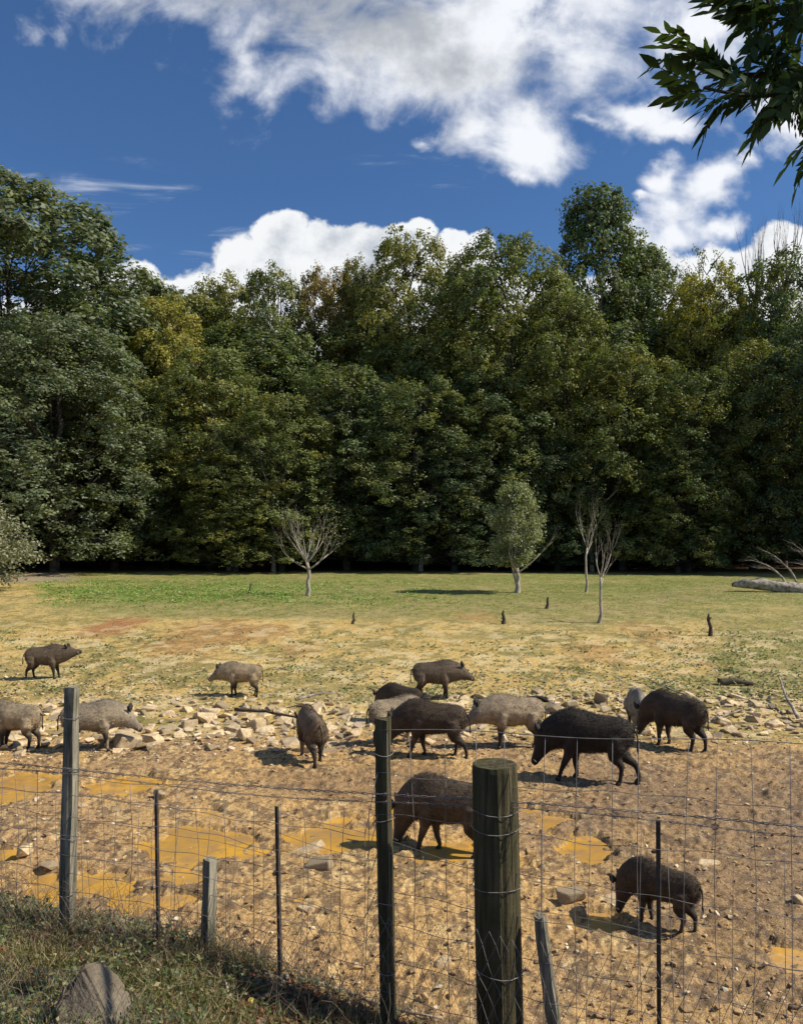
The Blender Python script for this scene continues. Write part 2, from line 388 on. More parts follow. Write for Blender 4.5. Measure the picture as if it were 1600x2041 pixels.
def ground_mat():
    m = bpy.data.materials.new('earth_and_turf'); m.use_nodes = True; q = NT(m.node_tree)
    p = q.n('ShaderNodeBsdfPrincipled'); o = q.n('ShaderNodeOutputMaterial'); q.link(p.outputs[0], o.inputs[0])
    co = q.n('ShaderNodeTexCoord').outputs['Object']; c = q.n('ShaderNodeAttribute', attribute_name='Col').outputs['Color']
    n = q.noise(co, 34, 5, .7); n2 = q.noise(co, 110, 3, .6)
    n0 = q.noise(co, 9, 6, .7, .6)
    c = q.mix(q.m('MULTIPLY', q.ramp(n0, .50, .68), .55), c, q.mix(1.0, c, (.42, .40, .45), 'MULTIPLY'))
    c = q.v('SCALE', c, scale=q.ramp(n, .32, .66, .62, 1.28)); c = q.v('SCALE', c, scale=q.ramp(n2, .3, .7, .75, 1.2))
    q.put(p.inputs['Base Color'], c); p.inputs['Specular IOR Level'].default_value = .25
    q.put(p.inputs['Roughness'], q.ramp(q.noise(co, 2.5, 4, .6), .4, .65, .62, .92))
    b = q.n('ShaderNodeBump'); b.inputs['Strength'].default_value = .75; b.inputs['Distance'].default_value = .035
    q.link(q.m('ADD', q.m('ADD', n, q.m('MULTIPLY', n0, 1.2)), q.m('MULTIPLY', n2, .4)), b.inputs['Height']); q.link(b.outputs[0], p.inputs['Normal'])
    return m
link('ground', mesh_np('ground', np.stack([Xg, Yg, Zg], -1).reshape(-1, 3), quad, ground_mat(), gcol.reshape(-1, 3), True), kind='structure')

# muddy water lying in the hollows of the wallow
def water_mat():
    m = bpy.data.materials.new('muddy_water'); m.use_nodes = True; q = NT(m.node_tree)
    p = q.n('ShaderNodeBsdfPrincipled'); o = q.n('ShaderNodeOutputMaterial'); q.link(p.outputs[0], o.inputs[0])
    co = q.n('ShaderNodeTexCoord').outputs['Object']; n = q.noise(co, 1.6, 5, .6)
    q.put(p.inputs['Base Color'], q.mix(q.ramp(q.noise(co, 5, 5, .65), .42, .64), q.mix(q.ramp(n, .35, .65), (.60, .325, .045), (.44, .25, .06)), (.36, .22, .09)))
    p.inputs['Roughness'].default_value = .07; p.inputs['Specular IOR Level'].default_value = .5
    b = q.n('ShaderNodeBump'); b.inputs['Strength'].default_value = .25; b.inputs['Distance'].default_value = .01
    q.link(q.noise(co, 14, 3, .5), b.inputs['Height']); q.link(b.outputs[0], p.inputs['Normal'])
    return m
wv = [(-5.6, 5.3, -.010), (4.6, 5.3, -.010), (6.0, 12.0, -.010), (-7.5, 12.0, -.010)]
link('water', mesh_np('water', wv, [(0, 1, 2, 3)], water_mat()), kind='structure')

# ------------------------------------------------------------------ trees
def leaves_np(P, N, L, Wd, rng, fold=False):
    """kite shaped leaves at P with normals N -> verts, quads"""
    n = len(P); r = rng.randn(n, 3); T = r - N*(r*N).sum(1)[:, None]; T /= np.linalg.norm(T, axis=1)[:, None]+1e-9
    B = np.cross(N, T); L = L[:, None]; Wd = Wd[:, None]
    V = np.stack([P-T*L*.5, P+B*Wd*.5-T*L*.05, P+T*L*.5, P-B*Wd*.5-T*L*.05], 1).reshape(-1, 3)
    return V, np.arange(n*4).reshape(n, 4)
def norm(a): return a/(np.linalg.norm(a, axis=-1, keepdims=True)+1e-9)
def tree_protos(kind, seed, H0=20.0, R=5.0, nl=72, sub=17, lv=36, leaf=.20, z0=.07):
    rng = np.random.RandomState(seed); lob = []
    for i in range(nl):
        t = max(.002, (i+.5)/nl + rng.uniform(-.03, .03))
        if kind == 'dome': pr = math.sqrt(max(.10, 1-max(0, (t-.45)/.60)**2.2))*(.86+.14*min(1, t/.2))
        elif kind == 'tall': pr = (1-max(0, (t-.2)/.85)**1.9)*.80+.20+.10*math.sin(t*15+seed)
        elif kind == 'layer': pr = math.sqrt(max(.10, 1-max(0, (t-.30)/.78)**2.0))*(.98+.10*math.sin(t*13+seed))
        else: pr = (.45+.60*math.sin(math.pi*min(1, .12+t*.8)))
        a = i*2.399+seed+rng.uniform(-.4, .4); lr = R*(.25 if seed == 3 else .29)*rng.uniform(.7, 1.3)*(1-.15*t)
        rr = max(0, R*pr-lr*.8)*rng.uniform(.75, 1.05)
        zz = H0*(z0+(1-z0)*t)-lr*.3
        lob.append((math.cos(a)*rr, math.sin(a)*rr, min(zz, H0-lr*(.80 if kind == 'layer' else 1.0)), lr, t))
    ni = 20 if seed == 3 else 9
    for i in range(ni):
        q_ = .10+.80*i/ni; lob.append((rng.uniform(-1, 1)*R*(.45 if seed == 3 else .28), rng.uniform(-1, 1)*R*(.45 if seed == 3 else .28), H0*q_, R*.30, q_))
    P = []; N = []; T = []; ax = np.array([0, 0, 1.0])
    for (cx, cy, cz, lr, t) in lob:
        c = np.array([cx, cy, cz]); out = norm(np.array([cx, cy, 0])+1e-4)
        for j in range(sub):
            d = norm(rng.randn(3) + out*.75 + ax*.30)
            flatten = .9
            q = c + d*lr*rng.uniform(.72, 1.1)*np.array([1, 1, flatten]); cr = rng.uniform(.24, .62)
            th = .75
            tilt = norm(ax*.6 + out*.6 + rng.randn(3)*.45)
            g = rng.randn(lv, 3)*.5; g = g/np.maximum(1, np.linalg.norm(g, axis=1)[:, None])*cr
            g = g - tilt*((g@tilt)[:, None])*(1-th)
            if kind == 'layer': g[:, 2] -= .12*(g[:, 0]**2+g[:, 1]**2)
            P.append(q+g); N.append(norm(ax*.35+d*.55+out*.15+norm(g+1e-4)*.7+rng.randn(lv, 3)*.55)); T.append(np.full(lv, rng.uniform(.66, 1.32)))
    P = np.concatenate(P); N = np.concatenate(N); T = np.concatenate(T)
    keep = P[:, 2] > H0*z0*.7; P = P[keep]; N = N[keep]; T = T[keep]
    V, Fq = leaves_np(P, N, rng.uniform(.7, 1.3, len(P))*leaf, rng.uniform(.7, 1.2, len(P))*leaf*.62, rng)
    tone = np.repeat(T*rng.uniform(.78, 1.25, len(P)), 4); col = np.stack([tone*np.repeat(rng.uniform(.88, 1.15, len(P)), 4), tone, tone], -1)
    crown = mesh_np('crown', V, Fq, M['leaf'], col)
    b = MB(); rnd = random.Random(seed)
    tp = [(rnd.uniform(-.15, .15)*i*.5, rnd.uniform(-.15, .15)*i*.5, H0*.93*i/8) for i in range(9)]
    b.add(tube([(0, 0, -.8)]+tp, [.36]+[.30*(1-i/8.6)**.8 for i in range(9)], 8))
    for (cx, cy, cz, lr, t) in lob[:nl]:
        z1 = max(H0*.05, cz-math.hypot(cx, cy)*rnd.uniform(.35, .8)-.4); s = tp[min(8, int(z1/(H0*.93)*8))]
        m1 = (s[0]*.5+cx*.5, s[1]*.5+cy*.5, z1*.4+cz*.6-.1)
        b.add(tube([(s[0], s[1], z1), m1, (cx, cy, cz)], [.11*(1.1-t), .07*(1.1-t), .02], 5))
        for _ in range(3):
            e = (cx+rnd.uniform(-1, 1)*lr*.9, cy+rnd.uniform(-1, 1)*lr*.9, cz+rnd.uniform(-.2, .8)*lr)
            b.add(tube([m1, ((m1[0]+e[0])/2, (m1[1]+e[1])/2, (m1[2]+e[2])/2+.12), e], [.045, .03, .01], 4))
    return crown, b.mesh('trunk', M['bark'])
PR = {'dome': [tree_protos('dome', 3, nl=110, sub=20, lv=38), tree_protos('dome', 11, nl=84)],
      'layer': [tree_protos('layer', 5), tree_protos('layer', 8), tree_protos('layer', 17)],
      'tall': [tree_protos('tall', 4, nl=76), tree_protos('tall', 9)],
      'thin': [tree_protos('thin', 6, nl=34, sub=9, lv=24, leaf=.18)]}
def put_tree(name, kind, v, x, y, top, hw, color, label, cat='tree', group=None, rz=None, lean=0):
    g = hz(x, y); t = empty(name, (x, y, g), label, cat, group, rz if rz is not None else random.Random(int(x*97+y*31)).uniform(0, 6.28))
    cr, tr = PR[kind][v]; s = (hw/4.7, hw/4.7, (top-g)/20.0)
    for nm, me in (('crown', cr), ('trunk', tr)):
        o = link(nm, me, t); o.scale = s if nm == 'crown' else (min(s[0], 1)*1.0, min(s[1], 1)*1.0, s[2])
        if nm == 'crown': o.color = color
    return t
GR = 'trees along the edge of the wood'
DKG, BLG, OLV, YEL, MIDG, ORA, DEEP = (.115, .150, .052, .35), (.135, .165, .085, .10), (.215, .215, .048, .7), (.29, .27, .045, .7), (.150, .178, .050, .6), (.28, .150, .035, .8), (.055, .082, .030, .1)
TREES = [  # px centre, photo top row, half width px, distance, kind, variant, colour, name, label
 (25, 385, 250, 44, 'dome', 0, BLG, 'oak_tree', 'tall dense blue-green tree with a smooth domed top at the left edge'),
 (110, 640, 170, 38, 'dome', 1, BLG, 'oak_tree', 'shorter grey-green leafy tree standing below the tall dome at the left edge'),
 (330, 600, 105, 45, 'layer', 0, YEL, 'beech_tree', 'yellowing tree right beside the tall domed blue-green tree'),
 (300, 577, 90, 56, 'layer', 1, MIDG, 'beech_tree', 'green treetop behind the yellowing tree next to the tall dome'),
 (440, 556, 95, 52, 'layer', 2, OLV, 'beech_tree', 'olive-green treetop below the gap between the two white clouds'),
 (545, 540, 90, 50, 'layer', 0, MIDG, 'beech_tree', 'green tree with thin bare twigs above its crown under the big cumulus'),
 (650, 542, 75, 52, 'layer', 1, (.24, .17, .035, .9), 'beech_tree', 'tree turning orange near its top in the middle of the wood'),
 (725, 520, 70, 52, 'layer', 2, OLV, 'beech_tree', 'olive tree between the orange-topped tree and the high yellow-green one'),
 (815, 468, 105, 50, 'layer', 0, OLV, 'beech_tree', 'high yellow-green tree whose ragged top reaches into the white cloud'),
 (905, 474, 60, 57, 'thin', 0, ORA, 'beech_tree', 'thin rusty brown treetop behind the broad dark tree in the middle'),
 (1010, 480, 135, 44, 'dome', 1, MIDG, 'oak_tree', 'broad dark green tree with a rounded crown left of the tallest tree'),
 (1190, 368, 120, 50, 'tall', 0, DKG, 'oak_tree', 'tallest dark green tree, towering over the right half of the wood'),
 (1280, 490, 100, 51, 'tall', 1, DKG, 'oak_tree', 'dark green shoulder tree right beside the tallest tree'),
 (1395, 480, 70, 55, 'thin', 0, MIDG, 'beech_tree', 'thin see-through treetop between the tallest tree and the bare snags'),
 (1405, 545, 105, 46, 'layer', 2, YEL, 'beech_tree', 'bright yellow-green tree on the right side of the wood'),
 (1560, 515, 120, 44, 'layer', 1, DKG, 'beech_tree', 'dark tree at the right edge below the bare snags'),
 (1120, 590, 110, 41, 'layer', 0, (.14, .16, .036, .5), 'beech_tree', 'tree with drooping yellow-green boughs before the tallest tree'),
 (230, 760, 130, 41, 'layer', 1, MIDG, 'beech_tree', 'dark layered tree in front of the yellowing tree on the left'),
 (420, 700, 120, 42, 'layer', 2, MIDG, 'beech_tree', 'layered green tree in front, above the left part of the meadow'),
 (560, 790, 110, 39.5, 'layer', 0, MIDG, 'beech_tree', 'low layered tree behind the bare branched sapling'),
 (690, 740, 120, 41, 'layer', 1, DKG, 'beech_tree', 'dark layered tree just right of the bare branched sapling'),
 (830, 760, 120, 40, 'layer', 2, DKG, 'beech_tree', 'dark layered tree between the bare sapling and the leafy sapling'),
 (985, 740, 110, 40.5, 'layer', 0, DKG, 'beech_tree', 'dark tree right behind the leafy sapling'),
 (1240, 700, 120, 40, 'layer', 1, MIDG, 'beech_tree', 'layered green tree behind the two pale bare saplings'),
 (1370, 740, 110, 39, 'layer', 2, (.10, .13, .035, .5), 'beech_tree', 'bushy layered tree in front of the bright yellow-green tree'),
 (1500, 690, 115, 40, 'layer', 0, MIDG, 'beech_tree', 'layered tree above the fallen log at the wood edge'),
 (1640, 640, 120, 38, 'dome', 1, DEEP, 'oak_tree', 'very dark tree half cut by the right edge of the picture'),
 (1350, 900, 90, 38, 'layer', 1, (.09, .12, .033, .4), 'beech_tree', 'low bushy tree under the wood edge right of the bare saplings'),
 (470, 900, 100, 38.5, 'layer', 0, (.10, .12, .03, .5), 'beech_tree', 'low spreading tree left of the bare branched sapling'),
 (60, 900, 120, 41, 'layer', 2, DEEP, 'beech_tree', 'low dark tree behind the grey-green bush on the left'),
 (905, 900, 100, 39, 'layer', 1, DEEP, 'beech_tree', 'low dark tree left of the leafy sapling'),
 (1110, 880, 90, 39.5, 'layer', 2, DEEP, 'beech_tree', 'low dark tree between the leafy sapling and the bare pair'),
]
for (px, ty, hw, d, kd, v, colr, nm, lab) in TREES:
    d *= 1.2
    put_tree(nm, kd, v, (px-800)*d/F, d, CH+(HZ-ty)/F*d, hw*d/F*(1.35 if kd == 'tall' else 1.15), colr, lab, 'tree', GR)
rr = random.Random(5)
for d, h, n in ((59, 20, 12), (70, 22, 12), (82, 25, 12), (95, 27, 12)):
    for i in range(n):
        x = (-1+2*(i+.5+rr.uniform(-.25, .25))/n)*d*.66
        put_tree('forest_tree', 'layer', rr.randrange(3), x, d+rr.uniform(-2, 2), hz(x, d)+h*rr.uniform(.85, 1.08), rr.uniform(5.6, 7.2), DKG if rr.random() < .6 else MIDG,
                 'shaded tree deep in the wood behind the front row', 'tree', 'trees deep in the wood')
for x, d, h, wh in ((-34, 42, 20, 'nearer the wood, beyond the left edge'), (-36, 32, 16, 'nearer the boars, beyond the left edge'), (35, 44, 20, 'nearer the wood, beyond the right edge'), (38, 33, 16, 'nearer the boars, beyond the right edge')):
    put_tree('forest_tree', 'dome', 1, x, d, h, 5.5, MIDG, 'tree standing beside the meadow '+wh, 'tree', 'trees beside the meadow')
# a dark mass of undergrowth between the trunks
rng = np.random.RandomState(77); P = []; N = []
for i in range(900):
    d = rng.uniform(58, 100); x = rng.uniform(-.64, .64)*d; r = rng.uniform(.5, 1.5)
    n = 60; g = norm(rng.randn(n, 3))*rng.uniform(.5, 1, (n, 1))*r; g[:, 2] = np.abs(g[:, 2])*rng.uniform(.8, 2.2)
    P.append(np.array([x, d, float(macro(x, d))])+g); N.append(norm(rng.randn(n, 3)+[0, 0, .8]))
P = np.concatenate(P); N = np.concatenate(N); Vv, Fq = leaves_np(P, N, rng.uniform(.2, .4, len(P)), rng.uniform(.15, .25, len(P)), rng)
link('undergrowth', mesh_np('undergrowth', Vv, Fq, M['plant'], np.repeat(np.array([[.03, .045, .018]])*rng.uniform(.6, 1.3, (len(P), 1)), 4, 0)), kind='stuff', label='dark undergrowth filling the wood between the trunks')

# bare and half bare trees
def bare(seed, h, spread, r0, trunk=.4, depth=4, up=.5, n0=6, jit=.25, leader=False):
    rnd = random.Random(seed); b = MB(); tips = []
    def grow(p, d, L, r, k):
        pts = [p]; rad = [r]; q = p.copy(); dd = d.copy()
        for i in range(4):
            dd = (dd + Vector((rnd.uniform(-1, 1), rnd.uniform(-1, 1), rnd.uniform(-.4, 1)))*jit*.5 + Vector((0, 0, up*.12))).normalized()
            q = q + dd*(L/4); pts.append(q.copy()); rad.append(r*(1-.16*(i+1)))
        b.add(tube(pts, rad, 5 if k > 1 else 4)); tips.append((q.copy(), dd.copy(), k))
        if k > 0:
            for j in range(rnd.choice((2, 3, 3))):
                i = rnd.choice((2, 3, 4)) if j else 4
                a = Vector((rnd.uniform(-1, 1), rnd.uniform(-1, 1), rnd.uniform(-.2, .6)))
                grow(pts[i], (dd+a*spread*.75).normalized(), L*rnd.uniform(.55, .8), rad[i]*.66, k-1)
    pts = [Vector((0, 0, -.3))]; rad = [r0*1.6]
    for i in range(6):
        z = h*trunk*i/5; pts.append(Vector((rnd.uniform(-1, 1)*r0*.8, rnd.uniform(-1, 1)*r0*.8, z))); rad.append(r0*(1.25-.09*i) if i else r0*1.5)
    b.add(tube(pts, rad, 8))
    for j in range(n0):
        a = j*2.4+rnd.uniform(-.4, .4); s = pts[-1] if j < n0*.6 else pts[-2]
        grow(s, Vector((math.cos(a)*spread, math.sin(a)*spread, 1 if j < n0*.7 else .35)).normalized(), h*(1-trunk)*.42, r0*.55, depth-1)
    return b, tips
def sapling_leaves(tips, rng, n, rad, tone, L, sel=lambda p: True):
    P = []
    for (p, d, k) in tips:
        if k > 1 or not sel(p): continue
        P.append(np.array(p)+rng.randn(n, 3)*rad)
    if not P: return None
    P = np.concatenate(P); N = norm(rng.randn(len(P), 3)+[0, 0, .6]); V, Fq = leaves_np(P, N, rng.uniform(.7, 1.3, len(P))*L, rng.uniform(.4, .7, len(P))*L, rng)
    return mesh_np('leaves', V, Fq, M['plant'], np.repeat(np.array([tone])*rng.uniform(.65, 1.35, (len(P), 1)), 4, 0))
rng = np.random.RandomState(12)
x, y, z = gp(615, 1186)
t = empty('bare_sapling', (x, y, z), 'bare vase-shaped sapling with a few yellow leaves on its right side', 'tree', None, .3)
b, tips = bare(21, 3.9, 1.0, .070, .34, 4, .6, 11)
link('trunk', b.mesh('trunk', M['greybark']), t); link('leaves', sapling_leaves(tips, rng, 2, .12, (.26, .26, .09), .08, lambda p: p.x > .25), t)
x, y, z = gp(1030, 1181)
t = empty('leafy_sapling', (x, y, z), 'small leafy grey-green tree with a forked trunk standing in the meadow', 'tree')
b, tips = bare(33, 4.0, .55, .09, .26, 3, .5, 9)
b.add(tube([Vector((0, 0, .25)), Vector((-.14, 0, .8)), Vector((-.28, 0, 1.5)), Vector((-.3, 0, 2.1))], [.05, .045, .035, .02], 6))
link('trunk', b.mesh('trunk', M['greybark']), t)
P = []
for i in range(95):
    u = rng.rand(); zz = 1.25+u*3.15; w = 1.28*math.sin(math.pi*min(1, .18+u*.74))**.7*(1-.3*u)*(1+.18*math.sin(i*2.4*3+u*9))
    a = rng.uniform(0, 6.28); rr2 = w*rng.uniform(.35, 1.05)
    P.append(np.array([math.cos(a)*rr2, math.sin(a)*rr2, zz])+rng.randn(120, 3)*[.15, .15, .13])
P = np.concatenate(P); V, Fq = leaves_np(P, norm(rng.randn(len(P), 3)+[.2, -.1, .8]), rng.uniform(.09, .17, len(P)), rng.uniform(.04, .075, len(P)), rng)
link('crown', mesh_np('crown', V, Fq, M['plant'], np.repeat(np.array([[.25, .27, .13]])*rng.uniform(.65, 1.3, (len(P), 1)), 4, 0)), t)
for (px, py, top, sd_, lab) in ((1168, 1180, 970, 44, 'pale bare sapling, the taller and farther one of the bare pair'), (1195, 1242, 1025, 59, 'pale bare sapling, the nearer and shorter one of the bare pair with a dark foot')):
    x, y, z = gp(px, py); t = empty('bare_sapling', (x, y, z), lab, 'tree', 'the two bare saplings')
    h = (py-top)*y/F; b, tips = bare(sd_, h, .68, .045, .42, 4, .9, 4, .24)
    link('trunk', b.mesh('trunk', M['greybark']), t)
for (px, top, d, sd_, lab) in ((1508, 425, 55, 61, 'dead bare snag above the wood, the lower one of the two at the right'), (1562, 393, 54, 64, 'dead bare snag above the wood, the taller one at the right edge')):
    d *= 1.2; x = (px-800)*d/F; t = empty('dead_tree', (x, d, hz(x, d)), lab, 'dead tree', 'dead snags above the wood')
    h = CH+(HZ-top)/F*d-hz(x, d); b, tips = bare(sd_, h, .45, .26, .74, 4, 1.6, 6, .25)
    link('trunk', b.mesh('trunk', M['bark']), t)
for (px, top) in ((505, 505), (560, 512), (583, 515)):
    d = 60.5; x = (px-800)*d/F; t = empty('dead_tree', (x, d, hz(x, d)), {505: 'thin bare treetop over the green crowns, leftmost of the three below the big cumulus', 560: 'thin bare treetop over the green crowns, middle of the three below the big cumulus', 583: 'thin bare treetop over the green crowns, rightmost of the three below the big cumulus'}[px], 'dead tree', 'thin bare treetops')
    h = CH+(HZ-top)/F*d-hz(x, d); b, tips = bare(70+px, h, .3, .045, .82, 3, 2.5, 5, .25); link('trunk', b.mesh('trunk', M['bark']), t)
for (px, top, d, sd_, lab) in ((545, 850, 46.5, 81, 'grey leafless tree among the green boughs left of the bare branched sapling'), (840, 880, 47, 82, 'grey leafless tree in the shade left of the leafy sapling'), (1180, 830, 47, 83, 'grey leafless tree in the dark boughs above the two bare saplings'), (455, 800, 48, 84, 'thin grey leafless tree high in the boughs above the left of the meadow')):
    x = (px-800)*d/F; t = empty('dead_tree', (x, d, hz(x, d)), lab, 'dead tree', 'leafless trees at the edge of the wood')
    h = CH+(HZ-top)/F*d-hz(x, d); b, tips = bare(sd_, h, .8, .10, .5, 4, .6, 6, .3); link('trunk', b.mesh('trunk', M['greybark']), t)
# grey-green bush at the left edge
x, y = -17.9, 33.0; z = hz(x, y); t = empty('bush', (x, y, z), 'sunlit grey-green bush with drooping branches at the left edge of the meadow', 'bush')
P = []
for i in range(120):
    a = rng.uniform(0, 6.28); u = rng.rand(); w = 2.5*math.sin(math.pi*min(1, .25+.72*u))*rng.uniform(.4, 1.15)
    P.append(np.array([math.cos(a)*w, math.sin(a)*w*.8, .25+u*3.6])+rng.randn(70, 3)*[.26, .26, .13])
P = np.concatenate(P); V, Fq = leaves_np(P, norm(rng.randn(len(P), 3)+[.2, -.1, .9]), rng.uniform(.1, .2, len(P)), rng.uniform(.06, .1, len(P)), rng)
link('foliage', mesh_np('foliage', V, Fq, M['plant'], np.repeat(np.array([[.24, .24, .14]])*rng.uniform(.6, 1.3, (len(P), 1)), 4, 0)), t)
b, tips = bare(5, 3.4, .9, .09, .2, 3, .3, 8); link('trunk', b.mesh('trunk', M['bark']), t)

# fallen log with dead limbs at the right
x, y, z = gp(1535, 1180)
t = empty('fallen_log', (x, y, z), 'pale weathered fallen log with dead limbs lying at the right edge of the meadow', 'log')
b = MB(); b.add(tube([(-1.5, .3, .30), (-1.35, .27, .34), (-1.1, .2, .38), (-.75, .1, .36), (-.4, .05, .33), (0, 0, .26), (.45, -.1, .20), (.9, -.2, .16), (1.4, -.27, .12), (1.9, -.35, .10), (3.0, -.5, .05)], [.05, .12, .19, .20, .24, .22, .26, .23, .27, .25, .25], 12))
rj = random.Random(9); b.V = [(v[0]+rj.uniform(-.03, .03), v[1]+rj.uniform(-.03, .03), v[2]+rj.uniform(-.045, .045)) for v in b.V]
link('trunk', b.mesh('log', M['deadwood']), t)
for s in range(4):
    rnd = random.Random(300+s); b = MB(); p = Vector((.6+.45*s, -.1, .35)); d = Vector((-.35+.25*s, 0.1, 1)).normalized()
    def lim(p, d, L, r, k):
        pts = [p]; rad = [r]; q = p.copy(); dd = d.copy()
        for i in range(5):
            dd = (dd+Vector((rnd.uniform(-.5, .3)-.15, rnd.uniform(-.3, .3), rnd.uniform(-.35, .2)))*.6).normalized(); q = q+dd*L/5; pts.append(q.copy()); rad.append(r*(1-.15*(i+1)))
        b.add(tube(pts, rad, 5))
        if k:
            for i in (2, 3, 4, 5): lim(pts[i], (dd+Vector((rnd.uniform(-.9, .5), rnd.uniform(-.5, .5), rnd.uniform(-.2, .9)))).normalized(), L*.5, rad[i]*.6, k-1)
    lim(p, d, 1.5, .055, 2); link('dead_limb', b.mesh('limb', M['deadwood']), t)

# stumps and stakes in the meadow
for (px, py, h, r, lean, mt, lab) in ((703, 1243, .35, .035, .05, 'bark', 'short brown stump below the bare branched sapling'), (496, 1182, .45, .03, .12, 'bark', 'thin dark broken stem left of the bare branched sapling'),
        (1003, 1243, .42, .05, 0, 'bark', 'short dark post stub below the leafy sapling'), (1089, 1212, .42, .045, .06, 'bark', 'small dark twisted stub between the leafy sapling and the bare pair'),
        (1415, 1268, .62, .05, -.05, 'bark', 'black gnarled stump standing in the right part of the meadow')):
    x, y, z = gp(px, py); rnd = random.Random(px); b = MB()
    b.add(tube([(0, 0, -.1), (0, 0, .02), (lean*.3+.02, 0, h*.4), (lean*.8-.02, .01, h*.75), (lean, 0, h)], [r*1.8, r*1.4, r, r*.9, r*.55], 8))
    for i in range(3):
        a = rnd.uniform(0, 6.28); zz = h*rnd.uniform(.1, .9); b.add(tube([(lean*zz/h, 0, zz), (lean*zz/h+math.cos(a)*.05, math.sin(a)*.05, zz+.02), (lean*zz/h+math.cos(a)*.09, math.sin(a)*.09, zz+.03)], [r*.5, r*.4, r*.12], 5))
    o = link('tree_stump', b.mesh('stump', M[mt])); o.location = (x, y, z); o['label'] = lab; o['category'] = 'stump'

# ------------------------------------------------------------------ stones
def rock_mesh(seed, sq=(1, .8, .6), npt=15, name='stone', mat='rock', sub=0):
    rnd = random.Random(seed); bm = bmesh.new()
    for i in range(npt):
        v = Vector((rnd.gauss(0, 1), rnd.gauss(0, 1), rnd.gauss(0, 1))).normalized()
        bm.verts.new((max(-.78, min(.78, v.x))*sq[0]*.5, max(-.78, min(.78, v.y))*sq[1]*.5, max(-.7, min(.62, v.z))*sq[2]*.5))
    bmesh.ops.convex_hull(bm, input=list(bm.verts))
    bmesh.ops.delete(bm, geom=[v for v in bm.verts if not v.link_faces], context='VERTS')
    bmesh.ops.dissolve_limit(bm, angle_limit=.12, verts=list(bm.verts), edges=list(bm.edges))
    if sub: 
        bmesh.ops.bevel(bm, geom=list(bm.edges), offset=.03*min(sq)*1.5, segments=2, affect='EDGES', clamp_overlap=True)
    else: bmesh.ops.bevel(bm, geom=list(bm.edges), offset=.022, segments=1, affect='EDGES', clamp_overlap=True)
    bmesh.ops.triangulate(bm, faces=bm.faces)
    me = bpy.data.meshes.new(name); bm.to_mesh(me); bm.free(); me.materials.append(M[mat]); return me
RK = [rock_mesh(100+i, (1, random.Random(i).uniform(.55, .95), random.Random(i+50).uniform(.34, .72)), 12+i % 6) for i in range(16)]
rnd = random.Random(99); big = []
def band(px): # rows of the stony band for a column of the photo
    return np.interp(px, [0, 250, 560, 700, 900, 1100, 1250, 1600], [1395, 1385, 1388, 1385, 1375, 1372, 1372, 1368]), np.interp(px, [0, 120, 560, 700, 900, 1100, 1300, 1600], [1512, 1500, 1502, 1505, 1485, 1478, 1475, 1468])
cand = []
for i in range(3200):
    px = rnd.uniform(-40, 1640); a, b_ = band(px); u = (rnd.random()+rnd.random()*.6)/1.6; py = a+(b_-a)*(.05+.95*(u if rnd.random() < .8 else rnd.random()))
    if math.sin(px*.013+1)+math.sin(px*.031) < -1.1 and rnd.random() < .5: continue
    s = .10+.38*rnd.random()**3.0+(.07 if px < 600 else 0)*rnd.random(); cand.append((s, px, py))
cand.sort(reverse=True); cells = {}
sel_, rest = [], []
for c in cand:
    x, y, z = gp(c[1], c[2])
    if any((x-a)**2+(y-b_)**2 < ((c[0]+s2)*.31)**2 for (a, b_, s2) in sel_): continue
    (sel_.append((x, y, c[0])) if len(sel_) < 900 else None)
def put_rock(me, x, y, s, label, group, sink=.24, rot=None, name='stone', rnd=rnd):
    o = link(name, me); o.rotation_euler = rot or (rnd.uniform(-.35, .35), rnd.uniform(-.35, .35), rnd.uniform(0, 6.28)); o.scale = (s, s, s)
    zmin = min((o.rotation_euler.to_matrix() @ v.co).z for v in me.vertices)*s
    o.location = (x, y, hz(x, y)-zmin-s*sink); o['label'] = label; o['category'] = 'stone'
    if group: o['group'] = group
    return o
def stone_label(x, y, s):
    px = 800+x/y*F; seg = 'beyond the left post' if px < 150 else 'below the meadow boar facing left' if px < 580 else 'around the boar group in the middle' if px < 950 else 'behind the tan and the black boar' if px < 1250 else 'at the right end'
    return ('large pale' if s > .42 else 'middling pale' if s > .34 else 'small pale')+' limestone in the stony band '+seg
for i, (x, y, s) in enumerate(sel_[:270]):
    put_rock(RK[i % 16], x, y, s*random.Random(i).uniform(.62, 1.12), stone_label(x, y, s), 'loose stones of the stony band')
